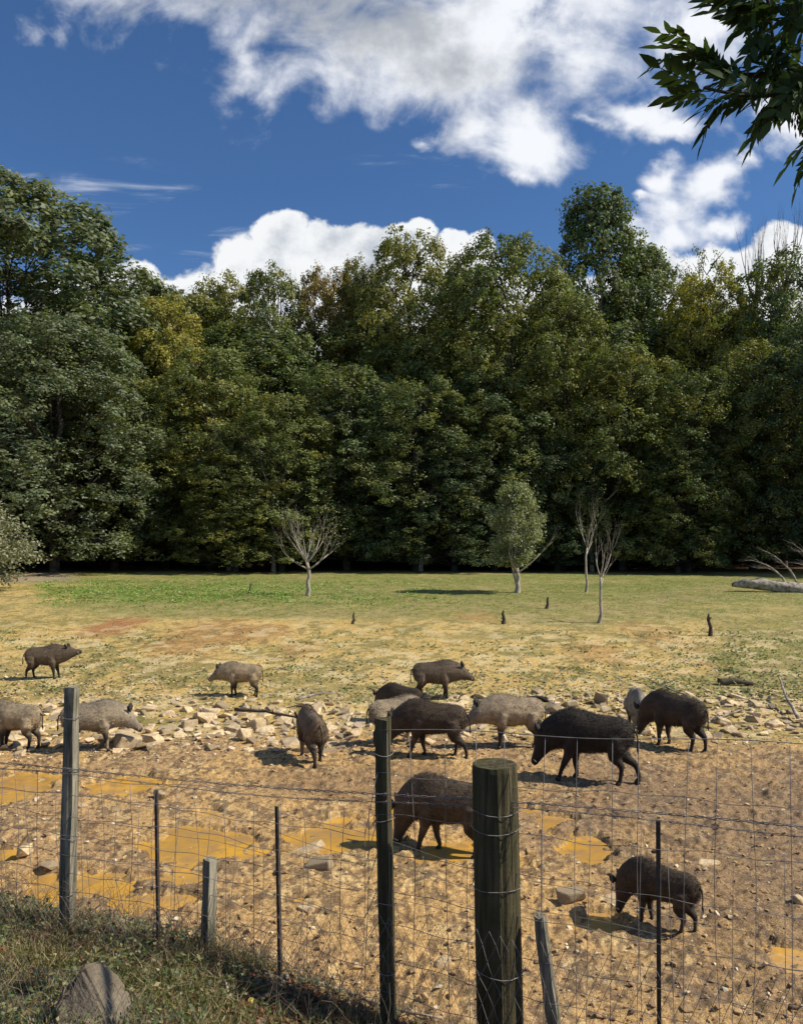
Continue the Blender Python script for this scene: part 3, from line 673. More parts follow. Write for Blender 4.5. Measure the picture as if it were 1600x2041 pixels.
def rock_soup(name, pts, colf, kindlabel, seed, lo=(.35, .8)):
    """many stones in one mesh (too many to pick apart)"""
    r2 = np.random.RandomState(seed); VV = []; FF = []; CC = []; off = 0
    base = []
    for j in range(8):
        me = rock_mesh(700+j+seed, (1, .8, .6), 9); v = np.zeros(len(me.vertices)*3); me.vertices.foreach_get('co', v); f = np.zeros(len(me.polygons)*3, int); me.polygons.foreach_get('vertices', f)
        base.append((v.reshape(-1, 3), f.reshape(-1, 3))); bpy.data.meshes.remove(me)
    for (x, y, s) in pts:
        v, f = base[r2.randint(8)]; a = r2.uniform(0, 6.28); ca, sa = math.cos(a), math.sin(a); v = v*[1, 1, r2.uniform(*lo)+.3]
        w = np.stack([v[:, 0]*ca-v[:, 1]*sa, v[:, 0]*sa+v[:, 1]*ca, v[:, 2]+v[:, 0]*r2.uniform(-.4, .4)], -1)*s
        VV.append(w+[x, y, 0]); FF.append(f+off); off += len(v); CC.append(np.broadcast_to(colf(r2), (len(v), 3)))
    V = np.concatenate(VV); cen = np.repeat(H([p[0] for p in pts], [p[1] for p in pts]), [len(v) for v in VV]); sz = np.repeat([p[2] for p in pts], [len(v) for v in VV])
    V[:, 2] += cen+sz*.12
    return link(name, mesh_np(name, V, np.concatenate(FF), M['pebbles'], np.concatenate(CC)), kind='stuff', label=kindlabel)
pts = [(x, y, s*1.05) for (x, y, s) in sel_[270:]]
for i in range(2600):
    px = rnd.uniform(-40, 1640); a, b_ = band(px); py = a-8+(b_-a+26)*rnd.random(); x, y, z = gp(px, py); pts.append((x, y, rnd.uniform(.03, .085)))
rock_soup('rubble', pts, lambda r: np.array([.60, .48, .31])*r.uniform(.4, 1.15)*np.array([1, r.uniform(.94, 1.02), r.uniform(.85, 1.1)]), 'small pale stones strewn between the larger ones of the stony band', 1)
pts = []
for i in range(3600):
    px = rnd.uniform(-40, 1640); py = 1215+180*rnd.random()**.55; x, y, z = gp(px, py); pts.append((x, y, rnd.uniform(.03, .09)*(.6+.6*(py > 1320))))
rock_soup('scattered_pebbles', pts, lambda r: np.array([.42, .34, .22])*r.uniform(.25, 1.5), 'small stones and clods scattered over the worn meadow', 2)
pts = []
for i in range(6000):
    y = 5.0+8*rnd.random()**1.2; x = rnd.uniform(-.58, .58)*y
    if float(puddle(np.array(x), np.array(y))) > .25 and rnd.random() < .93: continue
    pts.append((x, y, (.016+.06*rnd.random()**2.5)*(1.6 if rnd.random() < .05 else 1)))
rock_soup('mud_clods', pts, lambda r: (np.array([.42, .28, .14]) if r.rand() < .55 else np.array([.27, .17, .095]) if r.rand() < .6 else np.array([.62, .52, .36]))*r.uniform(.65, 1.15), 'clods of churned mud and gravel strewn over the wallow', 3)
# stones one can point at
SPEC = [(609, 1688, .45, (1, .40, .30), 'long pale slab lying tilted in the orange puddle', (0.0, -.20, .55)), (637, 1727, .29, (1, .75, .5), 'rounded pale stone just below the long slab in the puddle', None),
        (1137, 1797, .29, (1, .85, .75), 'square pale block left of the young grazing boar', (0, 0, .1)), (1222, 1800, .17, (1, .9, .8), 'pale stone right behind the snout of the young grazing boar', None),
        (1405, 1722, .33, (1, .5, .30), 'flat pale stone behind the rump of the young grazing boar', (0, 0, .1)), (1590, 1797, .16, (1, .8, .5), 'small pale stone at the right edge of the wallow', None),
        (52, 1702, .30, (1, .6, .45), 'pale stone beyond the tall left fence post', None), (100, 1728, .2, (1, .7, .4), 'pale low stone close behind the tall left fence post', None),
        (165, 1605, .14, (1, .8, .5), 'little pale stone right of the tall left fence post', None), (318, 1590, .21, (1, .7, .6), 'pale stone behind the top of the thin left stake', None),
        (610, 1812, .16, (1, .6, .4), 'low pale stone in the mud right of the middle thin stake', None), (448, 1414, .85, (1, .35, .10), 'long flat slab resting on the stones below the boar facing left', (0, .02, .05)),
        (428, 1458, .50, (1, .40, .30), 'straight-edged pale block at the front of the stony band', (0, -.12, .30)), (290, 1408, .42, (1, .5, .4), 'brownish tilted block behind the boar by the left post', (.1, -.3, .2)),
        (488, 1468, .30, (1, .8, .85), 'rounded grey stone in front of the stony band', None), (880, 1920, .16, (1, .8, .6), 'pale stone in the mud left of the thick round post', None),
        (1100, 1412, .40, (1, .7, .5), 'broad pale stone behind the tan boar', None), (1195, 1395, .34, (1, .6, 1.0), 'pointed brownish stone standing in the stony band', None), (40, 1500, .35, (1, .6, .4), 'broad cream stone under the boar at the left edge', None),
        (220, 1408, .45, (1, .5, .35), 'wide pale stone behind the boar by the left post', None)]
for i, (px, py, s, sq, lab, rot) in enumerate(SPEC):
    x, y, z = gp(px, py+8); put_rock(rock_mesh(900+i, sq, 18, sub=1), x, y, s*1.15, lab, None, .12, rot)
for (px, py, s, mt, lab) in ((270, 1434, .38, 'mossrock', 'dark mossy stone in front of the snout of the boar by the left post'), (990, 1396, .42, 'mossrock', 'mossy stone behind the tan boar in the middle')):
    x, y, z = gp(px, py+6); put_rock(rock_mesh(px, (1, .7, .55), 20, mat=mt, sub=1), x, y, s, lab, None, .1)
x, y, z = gp(1070, 1398); put_rock(rock_mesh(5, (1, .5, .40), 22, mat='char', sub=1), x, y, .6, 'black charred lump lying at the back of the stony band', None, .1, (0, .08, .1))
def stick(name, pts, rad, mt, lab, cat='branch', jit=.01, group=None):
    rnd = random.Random(len(lab)); P = [Vector(p) for p in pts]; Q = []
    for i in range(len(P)-1):
        for j in range(4): Q.append(P[i].lerp(P[i+1], j/4)+Vector((rnd.uniform(-1, 1), rnd.uniform(-1, 1), rnd.uniform(-1, 1)))*jit)
    Q.append(P[-1]); R = [rad*(1-.55*i/len(Q)) for i in range(len(Q))]; b = MB(); o0 = Q[0].copy(); b.add(tube([q-o0 for q in Q], R, 8))
    for i in range(3):
        q = Q[rnd.randrange(2, len(Q)-2)]-o0; d = Vector((rnd.uniform(-1, 1), rnd.uniform(-1, 1), .6)).normalized()*min(rad*6, .09); b.add(tube([q, q+d*.6, q+d], [rad*.4, rad*.3, rad*.1], 5))
    o = link(name, b.mesh(name, M[mt])); o.location = o0; o['label'] = lab; o['category'] = cat
    if group: o['group'] = group
def on(px, py, up): x, y, z = gp(px, py); return (x, y, z+up)
stick('fallen_branch', [on(468, 1440, .22), on(530, 1446, .24), on(595, 1452, .18)], .035, 'bark', 'dark branch lying across the stony band behind the boar walking away')
stick('fallen_branch', [on(1430, 1362, .05), on(1462, 1363, .08), on(1500, 1365, .05)], .085, 'bark', 'short dark log lying in the grass at the right', 'log')
stick('fallen_branch', [on(590, 1412, .15), on(625, 1404, .2), on(668, 1396, .16)], .03, 'deadwood', 'grey stick poking up over the stones left of the boar group')
stick('fallen_branch', [on(1370, 1398, .12), on(1340, 1385, .1), on(1290, 1360, .1)], .02, 'deadwood', 'thin grey stick leaning on the stones behind the dark brown boar')
stick('fallen_branch', [on(1590, 1440, .1), on(1565, 1408, .2), on(1552, 1385, .38)], .035, 'deadwood', 'pale branch sticking up from the stones at the right edge')
stick('fallen_branch', [on(1420, 1442, .06), on(1460, 1434, .12), on(1500, 1424, .14)], .022, 'deadwood', 'thin pale stick on the stones at the far right')

# ------------------------------------------------------------------ wild boars
def lin(r, g, b): return tuple((v/255/12.92 if v <= 10 else ((v/255+.055)/1.055)**2.4) for v in (r, g, b))
M['fur'] = bsdf_mat('boar_coat', None, .7, .25, (90, .45, .012), attr=True, vary=(11, .20), coat=.08)
M['hoof'] = bsdf_mat('dark_horn', (.02, .016, .013), .5, .4, vary=(40, .3))
M['eye'] = bsdf_mat('dark_eye', (.008, .006, .005), .15, .6)
M['tusk'] = bsdf_mat('ivory', (.62, .56, .42), .4, .4, vary=(40, .1))
def loft(rings, seg=14):
    """rings: (centre, dir, hw, hh): ellipses across the run"""
    V = []; Fc = []
    for (c, d, hw, hh) in rings:
        d = Vector(d).normalized(); side = Vector((0, 1, 0)); up = d.cross(side)*-1
        if up.z < 0 and abs(d.z) < .98: up = -up
        for j in range(seg):
            a = 2*math.pi*j/seg; ca, sa = math.cos(a), math.sin(a)
            f = 1.0-.10*max(0, sa)**2  # flatter sides, narrower back
            V.append(Vector(c)+side*(ca*hw*f*(1-.14*max(0, sa)))+up*(sa*hh))
    n = len(rings)
    for i in range(n-1):
        for j in range(seg):
            a = i*seg+j; b = i*seg+(j+1) % seg; Fc += [(a, b, b+seg, a+seg)]
    return V, Fc, seg, n
def boar(name, px, py, s, yaw, coat, label, neck=-8, head=-18, feet=(0, 0, 0, 0), lift=(0, 0, 0, 0), turn=0, fat=1.0, dark=.30, seed=1, group='wild boars in the enclosure', sink=0.0):
    x, y, z = gp(px, py)
    rnd = random.Random(seed); rg = np.random.RandomState(seed)
    a1, a2 = math.radians(neck), math.radians(head); f = fat
    body = [(-.615, .60, .03, .05), (-.59, .595, .09, .135), (-.53, .585, .150, .195), (-.42, .585, .182, .235), (-.27, .58, .195, .243), (-.10, .575, .207, .258), (.08, .58, .210, .282), (.22, .60, .198, .300), (.33, .610, .180, .290)]
    R = [((bx, 0, bz+.028), (1, 0, 0), w*f*.95, h*(.5+.5*f)*.93) for (bx, bz, w, h) in body]
    p = Vector((.33, 0, .64)); n = [(.11, .165, .262, .35), (.10, .150, .232, .7), (.08, .138, .205, 1), (.07, .126, .180, 1.0), (.07, .110, .150, 1.0), (.08, .086, .118, 1), (.085, .068, .088, 1), (.085, .057, .069, 1), (.05, .054, .060, 1), (.012, .036, .040, 1)]
    tr = math.radians(turn); hp = []
    for i, (L, w, h, t) in enumerate(n):
        a = a1*(t/1.0) if i < 3 else a2
        if i == 3: a = (a1+a2)/2
        th = tr*min(1, i/4)
        d = Vector((math.cos(a)*math.cos(th), math.cos(a)*math.sin(th), math.sin(a))); p = p+d*L
        hp.append((p.copy(), d.copy())); R.append((p.copy(), d, w*(.6+.4*f if i < 2 else 1), h*(.95 if i < 2 else 1)))
    bm = bmesh.new()
    V, Fc, seg, nr_ = loft(R)
    vs = [bm.verts.new(v) for v in V]
    for q in Fc: bm.faces.new([vs[i] for i in q])
    bm.faces.new(vs[:seg][::-1]); bm.faces.new(vs[-seg:])
    def leg(pts, rad):
        v, fc = tube(pts, rad, 10); w = [bm.verts.new(q) for q in v]
        for q in fc:
            try: bm.faces.new([w[i] for i in q])
            except ValueError: pass
    hoofs = []
    for i, sgn in ((0, 1), (1, -1)):
        o, l = feet[i], lift[i]
        fx = .26+o; leg([(.22, sgn*.085*f, .56), (.26+o*.12, sgn*.105*f, .44), (.245+o*.42, sgn*.095*f, .315+l*.3), (.265+o*.72+l*.25, sgn*.09*f, .175+l*.6), (fx-.005, sgn*.088*f, .075+l), (fx+.012, sgn*.088*f, .012+l)], [.13, .105, .066, .041, .032, .036])
        hoofs.append((fx+.015, sgn*.088*f, l))
    for i, sgn in ((2, 1), (3, -1)):
        o, l = feet[i], lift[i]
        fx = -.45+o; leg([(-.36, sgn*.075*f, .56), (-.37+o*.10, sgn*.105*f, .44), (-.355+o*.32, sgn*.10*f, .34+l*.2), (-.47+o*.72, sgn*.09*f, .225+l*.6), (fx-.005, sgn*.088*f, .085+l), (fx+.015, sgn*.088*f, .012+l)], [.15, .135, .092, .045, .033, .036])
        hoofs.append((fx+.018, sgn*.088*f, l))
    bmesh.ops.recalc_face_normals(bm, faces=bm.faces)
    tmp = bpy.data.meshes.new('tmp'); bm.to_mesh(tmp); bm.free(); ob = bpy.data.objects.new('tmp', tmp); C.objects.link(ob)
    md = ob.modifiers.new('r', 'REMESH'); md.mode = 'VOXEL'; md.voxel_size = .019
    m2 = ob.modifiers.new('s', 'SMOOTH'); m2.iterations = 5; m2.factor = .5
    dg = bpy.context.evaluated_depsgraph_get(); me = bpy.data.meshes.new_from_object(ob.evaluated_get(dg)); bpy.data.objects.remove(ob); bpy.data.meshes.remove(tmp)
    me.name = 'boar_body'
    nv = len(me.vertices); co = np.zeros(nv*3); me.vertices.foreach_get('co', co); co = co.reshape(-1, 3)
    nm = np.zeros(nv*3); me.vertices.foreach_get('normal', nm); nm = nm.reshape(-1, 3)
    hb = np.array(hp[3][0]); he = np.array(hp[-1][0])
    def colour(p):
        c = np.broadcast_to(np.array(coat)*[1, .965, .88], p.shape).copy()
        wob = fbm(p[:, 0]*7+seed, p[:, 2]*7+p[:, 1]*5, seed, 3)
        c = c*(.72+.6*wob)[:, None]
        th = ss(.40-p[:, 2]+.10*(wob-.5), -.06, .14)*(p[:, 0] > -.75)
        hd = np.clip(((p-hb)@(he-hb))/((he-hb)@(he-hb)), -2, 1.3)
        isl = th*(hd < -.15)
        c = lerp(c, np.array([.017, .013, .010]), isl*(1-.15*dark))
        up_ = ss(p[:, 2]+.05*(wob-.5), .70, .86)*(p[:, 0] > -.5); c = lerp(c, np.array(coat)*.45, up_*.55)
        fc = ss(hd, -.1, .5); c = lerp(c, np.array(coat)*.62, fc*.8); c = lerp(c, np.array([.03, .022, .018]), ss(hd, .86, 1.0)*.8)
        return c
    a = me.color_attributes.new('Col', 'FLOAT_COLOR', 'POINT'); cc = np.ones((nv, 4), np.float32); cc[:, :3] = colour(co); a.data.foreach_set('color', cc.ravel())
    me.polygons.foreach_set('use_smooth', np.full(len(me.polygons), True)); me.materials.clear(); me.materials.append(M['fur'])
    o = link(name, me, label=label, category='boar', group=group)
    # rough bristles
    w = np.where(co[:, 2] > .34, 1.0, .12)*np.where((((co-hb)@(he-hb))/((he-hb)@(he-hb))) > .45, .25, 1.0); w /= w.sum()
    nb = 13000; ii = rg.choice(nv, nb, p=w); P = co[ii]+rg.randn(nb, 3)*.006; Nn = nm[ii]
    crest = ss(nm[ii][:, 2], .75, .97)*ss(co[ii][:, 0], -.25, .15)
    D = norm(Nn*(.30+.45*crest)[:, None]+np.array([-.85, 0, -.28])+rg.randn(nb, 3)*.08); L = rg.uniform(.024, .046, nb)*(1+.8*crest)
    Sd = norm(np.cross(D, Nn+rg.randn(nb, 3)*.3))*.0032
    V = np.stack([P-Sd-Nn*.004, P+Sd-Nn*.004, P+D*L[:, None]], 1).reshape(-1, 3); ch = colour(co[ii])*rg.uniform(.55, 1.6, nb)[:, None]**1.1
    link('bristles', mesh_np('bristles', V, np.arange(nb*3).reshape(-1, 3), M['fur'], np.repeat(ch, 3, 0)), o, kind='stuff')
    # ears, eyes, tusks, snout, tail, hooves
    hpos, hd_ = hp[3]; up = Vector((0, 0, 1)); sidev = hd_.cross(up).normalized()*-1; upv = sidev.cross(hd_).normalized()*-1
    if upv.z < 0 and abs(hd_.z) < .98: upv = -upv
    if abs(hd_.z) > .9: upv = Vector((1, 0, .2)).normalized() if hd_.z < 0 else upv
    for sg in (1, -1):
        base = hpos+upv*.140+sidev*sg*.080; tip = base+upv*.125+sidev*sg*.060-hd_*.05
        v = [base-hd_*.045, base+hd_*.04+sidev*sg*.02, base-sidev*sg*.02+hd_*.0, tip, (base+tip)/2+hd_*.052+sidev*sg*.012, (base+tip)/2-hd_*.055]
        ear = mesh_np('ear', [tuple(q) for q in v], [(0, 5, 2), (5, 3, 2), (2, 3, 4), (2, 4, 1), (0, 1, 5), (5, 1, 4), (5, 4, 3)], M['fur'], np.tile(np.array([[.022, .018, .014]]), (6, 1)), True); link('ear', ear, o)
        bm = bmesh.new(); bmesh.ops.create_icosphere(bm, subdivisions=1, radius=.012); e = bpy.data.meshes.new('eye'); bm.to_mesh(e); bm.free(); e.materials.append(M['eye'])
        eo = link('eye', e, o); eo.location = hp[4][0]+upv*.075+sidev*sg*.092
        if seed % 3 != 0:
            tb = hp[7][0]+sidev*sg*.055-upv*.026; b = MB(); b.add(tube([tb, tb+sidev*sg*.02+upv*.022, tb+sidev*sg*.022+upv*.05], [.009, .007, .002], 6)); link('tusk', b.mesh('tusk', M['tusk']), o)
    b = MB(); b.add(tube([hp[-2][0], hp[-1][0]+hd_*.006], [.047, .041], 12)); link('snout', mesh_np('snout', np.array(b.V), np.array(b.F), M['hoof'], None, True), o)
    b = MB(); tw = rnd.uniform(-.06, .06); b.add(tube([(-.60, 0, .68), (-.655, tw*.4, .64), (-.675, tw, .55), (-.67, tw, .47), (-.675, tw, .42)], [.018, .014, .011, .012, .020], 6), (.02, .016, .012)); b.add(tube([(-.675, tw, .43), (-.68, tw, .37)], [.02, .004], 6), (.015, .012, .01)); link('tail', b.mesh('tail', M['fur']), o)
    for (hx, hy, l) in hoofs:
        b = MB(); b.add(tube([(hx-.008, hy, .045+l), (hx+.004, hy, .02+l), (hx+.012, hy, -.004+l)], [.030, .038, .042], 8)); link('hoof', b.mesh('hoof', M['hoof']), o)
    o.scale = (s*.88, s, s*1.04); o.rotation_euler = (0, 0, math.radians(yaw)); o.location = (x, y, z-.004-sink)
    return o
TAN, GRZ, BRN, DBR, BLK = (.38, .31, .215), (.28, .235, .175), (.120, .090, .064), (.066, .047, .032), (.026, .020, .015)
boar('wild_boar', 92, 1353, 0.8, 3, BRN, 'brown boar walking to the right alone on the left of the meadow', 8, 4, (.10, .02, .05, -.10), seed=1)
boar('wild_boar', 482, 1388, 0.74, 176, (.36, .285, .19), 'pale brown boar facing left on the grass just above the stones', -6, -30, (.02, -.04, -.05, .06), seed=2, fat=.95)
boar('wild_boar', 868, 1391, 0.83, -3, BRN, 'dark boar facing right on the grass above the stones in the middle', -4, -24, (-.02, .05, .08, -.08), seed=4, fat=1.05)
boar('wild_boar', 32, 1495, 0.78, 170, TAN, 'tan boar cut off by the left edge of the picture', -12, -30, (.0, .06, .06, -.04), seed=5, fat=1.05)
boar('wild_boar', 185, 1500, 0.82, 12, GRZ, 'grizzled grey boar standing half behind the tall left fence post', -16, -38, (-.02, .05, .05, -.02), seed=7, fat=1.05)
boar('wild_boar', 620, 1518, 0.8, 112, (.20, .15, .105), 'boar walking away, seen from behind, before the stony band', -30, -55, (.08, -.06, -.20, .14), seed=8, fat=1.0)
boar('wild_boar', 800, 1440, 0.74, 152, DBR, 'dark-backed boar mostly hidden behind the tan and the brown one', -28, -55, (.0, .04, .04, -.04), seed=10)
boar('wild_boar', 790, 1488, 0.8, 14, (.35, .285, .20), 'tan boar whose head is hidden behind the dark brown boar by the middle post', -22, -48, (.02, -.03, .05, -.06), seed=11)
boar('wild_boar', 862, 1512, 0.92, 170, DBR, 'dark brown boar striding left behind the slim middle post', -30, -55, (.14, -.10, -.17, .05), seed=13, fat=0.97)
boar('wild_boar', 1022, 1493, 0.88, 186, (.35, .28, .20), 'tan boar facing left with a dark ear, between the two dark ones', -12, -30, (.02, -.03, .04, -.07), seed=14, fat=0.98)
boar('wild_boar', 1176, 1562, 1.0, 162, BLK, 'big black boar striding left with its head lowered', -30, -60, (.18, -.05, .02, -.24), seed=16, fat=1.02)
boar('wild_boar', 1268, 1455, 0.8, -98, (.25, .225, .195), 'grey boar coming head-on with its snout lowered behind the dark brown one', -25, -58, (.05, -.04, .04, -.04), seed=17, fat=.85)
boar('wild_boar', 1345, 1492, 0.92, 130, DBR, 'dark brown boar facing left with its snout near the mud, right of the head-on one', -38, -64, (.02, -.07, .06, -.10), seed=19, fat=1.05)
boar('wild_boar', 892, 1695, .86, 162, (.085, .062, .042), 'large dark boar rooting in the puddle, its rump behind the thick round post', -48, -72, (.12, -.12, .06, -.06), seed=20, fat=1.0, sink=.01)
boar('wild_boar', 1316, 1853, .57, 142, DBR, 'young dark boar grazing behind the right stake, nearest to the fence', -50, -74, (.02, -.08, .10, -.06), seed=22, fat=0.92)

# ------------------------------------------------------------------ fence
fx0, fx1 = -3.0, 2.5
def fpt(px):      # column of the photo -> point on the fence line
    u = (px-800)/F; d = 3.57/(1+.355*u); return u*d, d
fence = empty('wire_fence', (0, 3.57, .9), 'wire mesh fence on weathered wooden posts running along the front of the enclosure', 'fence')
FO = Vector((0, 3.57, .9))
def fpart(name, me, label=None):
    o = link(name, me, fence)
    if label: o['label'] = label
    return o
def fz(px, py):
    x, d = fpt(px); return Vector((x, d, CH-(py-HZ)/F*d))
def square_post(p0, p1, w, rot, mt, label, chip=.006, seed=1, taper=.85):
    rnd = random.Random(seed); bm = bmesh.new(); n = 9; prev = None; rings = []
    for i in range(n):
        c = p0.lerp(p1, i/(n-1)); ww = w*(1-(1-taper)*i/(n-1))*.5; ring = []
        for j in range(8):
            a = rot+math.pi/4*j; r = ww*(1.0 if j % 2 else 1.32)
            ring.append(bm.verts.new(c-FO+Vector((math.cos(a)*r+rnd.uniform(-1, 1)*chip, math.sin(a)*r+rnd.uniform(-1, 1)*chip, (rnd.uniform(-1, 1)*.008 if i == n-1 else 0)))))
        rings.append(ring)
    for a, b in zip(rings, rings[1:]):
        for j in range(8): bm.faces.new((a[j], a[(j+1) % 8], b[(j+1) % 8], b[j]))
    bm.faces.new(rings[-1]); bm.faces.new(rings[0][::-1]); bmesh.ops.recalc_face_normals(bm, faces=bm.faces)
    me = bpy.data.meshes.new('post'); bm.to_mesh(me); bm.free(); me.materials.append(M[mt]); return fpart('post', me, label)
def down(p, q, e):  # extend q beyond along p->q
    return q+(q-p).normalized()*e
a, b_ = fz(145, 1370), fz(134, 1850); square_post(down(a, b_, .3), a, .070, .62, 'postwood', 'tall grey square post at the left', .003, 1)
a, b_ = fz(762, 1430), fz(773, 2020); square_post(down(a, b_, .3), a, .066, .5, 'darkwood', 'slim dark split post in the middle', .005, 2, .95)
a, b_ = fz(419, 1710), fz(415, 1890); square_post(down(a, b_, .3), a, .056, .15, 'postwood', 'low grey stub of a post', .003, 3, .95)
a, b_ = fz(1076, 1825), fz(1104, 2041); square_post(down(a, b_, .3), a, .052, .3, 'postwood', 'low leaning post right of the thick one', .004, 4, .95)
# thick round strainer post
a, b_ = fz(985, 1522), fz(996, 2041); b2 = down(a, b_, .35); bm = bmesh.new(); rings = []; sgm = 40; rnd = random.Random(8)
prof = [1.0]*sgm
for j in range(sgm): prof[j] = 1+.012*math.sin(j*.9)+.010*math.sin(j*2.3+1)-(.05 if j in (26, 31, 35, 5, 17) else 0)
for i, tt in enumerate([0, .25, .5, .75, .985, 1.0]):
    c = b2.lerp(a, tt)-FO; r = (.103-.004*tt)*(.965 if i == 5 else 1)
    rings.append([bm.verts.new(c+Vector((math.cos(2*math.pi*j/sgm)*r*prof[j], math.sin(2*math.pi*j/sgm)*r*prof[j], 0))) for j in range(sgm)])
for p_, q_ in zip(rings, rings[1:]):
    for j in range(sgm): bm.faces.new((p_[j], p_[(j+1) % sgm], q_[(j+1) % sgm], q_[j]))
bm.faces.new(rings[-1]); me = bpy.data.meshes.new('post'); bm.to_mesh(me); bm.free(); me.materials.append(M['darkwood']); fpart('post', me, 'thick round mossy post with a sawn top')
for (tx, ty, bx, by, w, lab) in ((312, 1575, 316, 1885, .016, 'thin dark stake left of the low stub'), (552, 1608, 558, 1950, .016, 'thin dark stake between the low stub and the slim middle post'), (1311, 1636, 1313, 2041, .018, 'thin dark stake at the right')):
    a, b_ = fz(tx, ty), fz(bx, by); square_post(down(a, b_, .35), a, w, .4, 'stake', lab, .0006, 5, 1).name = 'stake'
def wire(P, r, name='wire'):
    b = MB(); b.add(tube([Vector(p)-FO for p in P], [r*1.25]*len(P), 4)); return fpart(name, b.mesh(name, M['wire']))
rnd = random.Random(31)
def along(x): return Vector((x, fence_d(x), 0))
TOPB = lambda x: float(np.interp(x, [-2.3, -.1, 1.55, 2.5], [1.865, 1.94, 1.995, 2.02]))
offn = Vector((-.335, -.942, 0))   # towards the camera
xs = np.linspace(fx0, fx1, 90)
gl = lambda x: float(bankz(x))
# horizontals of the square mesh
levels = [(.0, -.1), (.10, .0), (.21, .0), (.33, .0), (.47, .0), (.62, .0)]
for li, fr_ in enumerate([.08, .20, .32, .44, .57, .70, .84]):
    amp = rnd.uniform(.004, .012); ph = rnd.uniform(0, 6)
    P = []
    for x in xs:
        top = 2.235+.045*x if x > -.1 else 1.875; g = gl(x); zt = g+.04+(top-g-.04)*fr_
        if x <= -.1: zt = zt*1.0
        P.append(along(x)+Vector((0, 0, zt+amp*math.sin(x*5+ph)+.006*math.sin(x*21+ph)))+offn*(.030+.008*math.sin(x*9+ph)))
    wire([p for p in P if p.x <= -.08], .0013); wire([p for p in P if p.x >= -.11], .0013)
P = [along(x)+Vector((0, 0, 2.235+.045*x+.008*math.sin(x*6)))+offn*.03 for x in xs if x > -.12]; wire(P, .0016)
# verticals
x = fx0
while x < fx1:
    top = 2.225+.045*x if x > -.09 else 1.86+rnd.uniform(-.03, .0); g = gl(x)-.02; sw = rnd.uniform(-.025, .025); m_ = rnd.uniform(-.012, .012)
    wire([along(x+sw*(i/6)+m_*math.sin(i*1.3))+Vector((0, 0, g+(top-g)*i/6))+offn*.031 for i in range(7)], .0012); x += rnd.uniform(.115, .15)
x = fx0+.05
while x < fx1:   # second, older mesh just behind
    top = (1.74 if x < .4 else 1.9)+rnd.uniform(-.12, .04); g = gl(x)-.05; sw = rnd.uniform(-.05, .05)
    wire([along(x+sw*(i/5))-offn*(.07+.02*math.sin(i+x*3))+Vector((0, 0, g+(top-g)*i/5)) for i in range(6)], .0011); x += rnd.uniform(.14, .2)
for zt in (.45, .68, .86, 1.0):
    wire([along(x)-offn*.075+Vector((0, 0, gl(x)+zt*(.78)+.012*math.sin(x*7+zt*9))) for x in xs], .0011)
# twisted barbed strands
def strand(z0, out, r=.0019, gap=.004, sag=.01):
    n = 420; XS = np.linspace(fx0, fx1, n)
    for ph in (0, math.pi):
        wire([along(x)+offn*(out+gap*math.cos(x*70+ph))+Vector((0, 0, z0(x)+gap*math.sin(x*70+ph)+sag*math.sin(x*2.1))) for x in XS], r*.8, 'barbed_strand')
    b = MB()
    for x in np.arange(fx0, fx1, .105):
        c = along(x)+offn*out+Vector((0, 0, z0(x)+sag*math.sin(x*2.1)))-FO
        for s_ in range(2):
            d = Vector((rnd.uniform(-1, 1), rnd.uniform(-1, 1), rnd.uniform(-1, 1))).normalized()*.012; b.add(tube([c-d, c+d], [.0012, .0012], 4))
    o = fpart('barbs', b.mesh('barbs', M['wire'])); o['kind'] = 'stuff'
strand(TOPB, .045); strand(lambda x: TOPB(x)-.035+.006*math.sin(x*3), .040, .0014, .003, .014)
for (p0, p1, rr_, nm_) in ((fz(145, 1370), fz(134, 1850), .050, 1), (fz(762, 1430), fz(773, 2020), .048, 2), (fz(985, 1522), fz(996, 2041), .108, 3)):
    for u_ in ((.12, .34, .62, .85) if nm_ < 3 else (.17, .24, .46, .78)):
        c = p0.lerp(p1, u_); wire([c+Vector((math.cos(a_)*rr_, math.sin(a_)*rr_, .006*math.sin(a_*2+u_*9))) for a_ in np.linspace(0, 2*math.pi, 17)], .0017, 'wire_tie')
# chain-link netting along the foot
b = MB(); cell = .052; n = int((fx1-fx0)/cell)
def cp(i, j):
    x = fx0+i*cell*.5; g = gl(x); top = 1.43 if x > -.3 else float(np.interp(x, [-3, -1.3, -.3], [1.22, 1.24, 1.43])); v = j/11.0; u_ = float(ss(-x, .35, 1.0)); ou = .125+.08*u_; g = g*(1-u_)+float(macro(x-.335*ou, fence_d(x)-.942*ou))*u_; top = top*(1-u_)+(g+.26)*u_
    w = .012*math.sin(i*.7+j)+.010*math.sin(j*1.7+i*.31)
    return along(x)+offn*ou+Vector((w*.4, 0, g-.08+(top-g+.08)*v+w*.5))-FO
for i in range(n*2):
    for j in range(11):
        if (i+j) % 2 == 0: b.add(tube([cp(i, j), cp(i+1, j+1)], [.0011, .0011], 3, False))
        else: b.add(tube([cp(i, j+1), cp(i+1, j)], [.0011, .0011], 3, False))
o = fpart('netting', b.mesh('netting', M['wire'], False)); o['kind'] = 'stuff'; o['label'] = 'diamond wire netting along the foot of the fence'

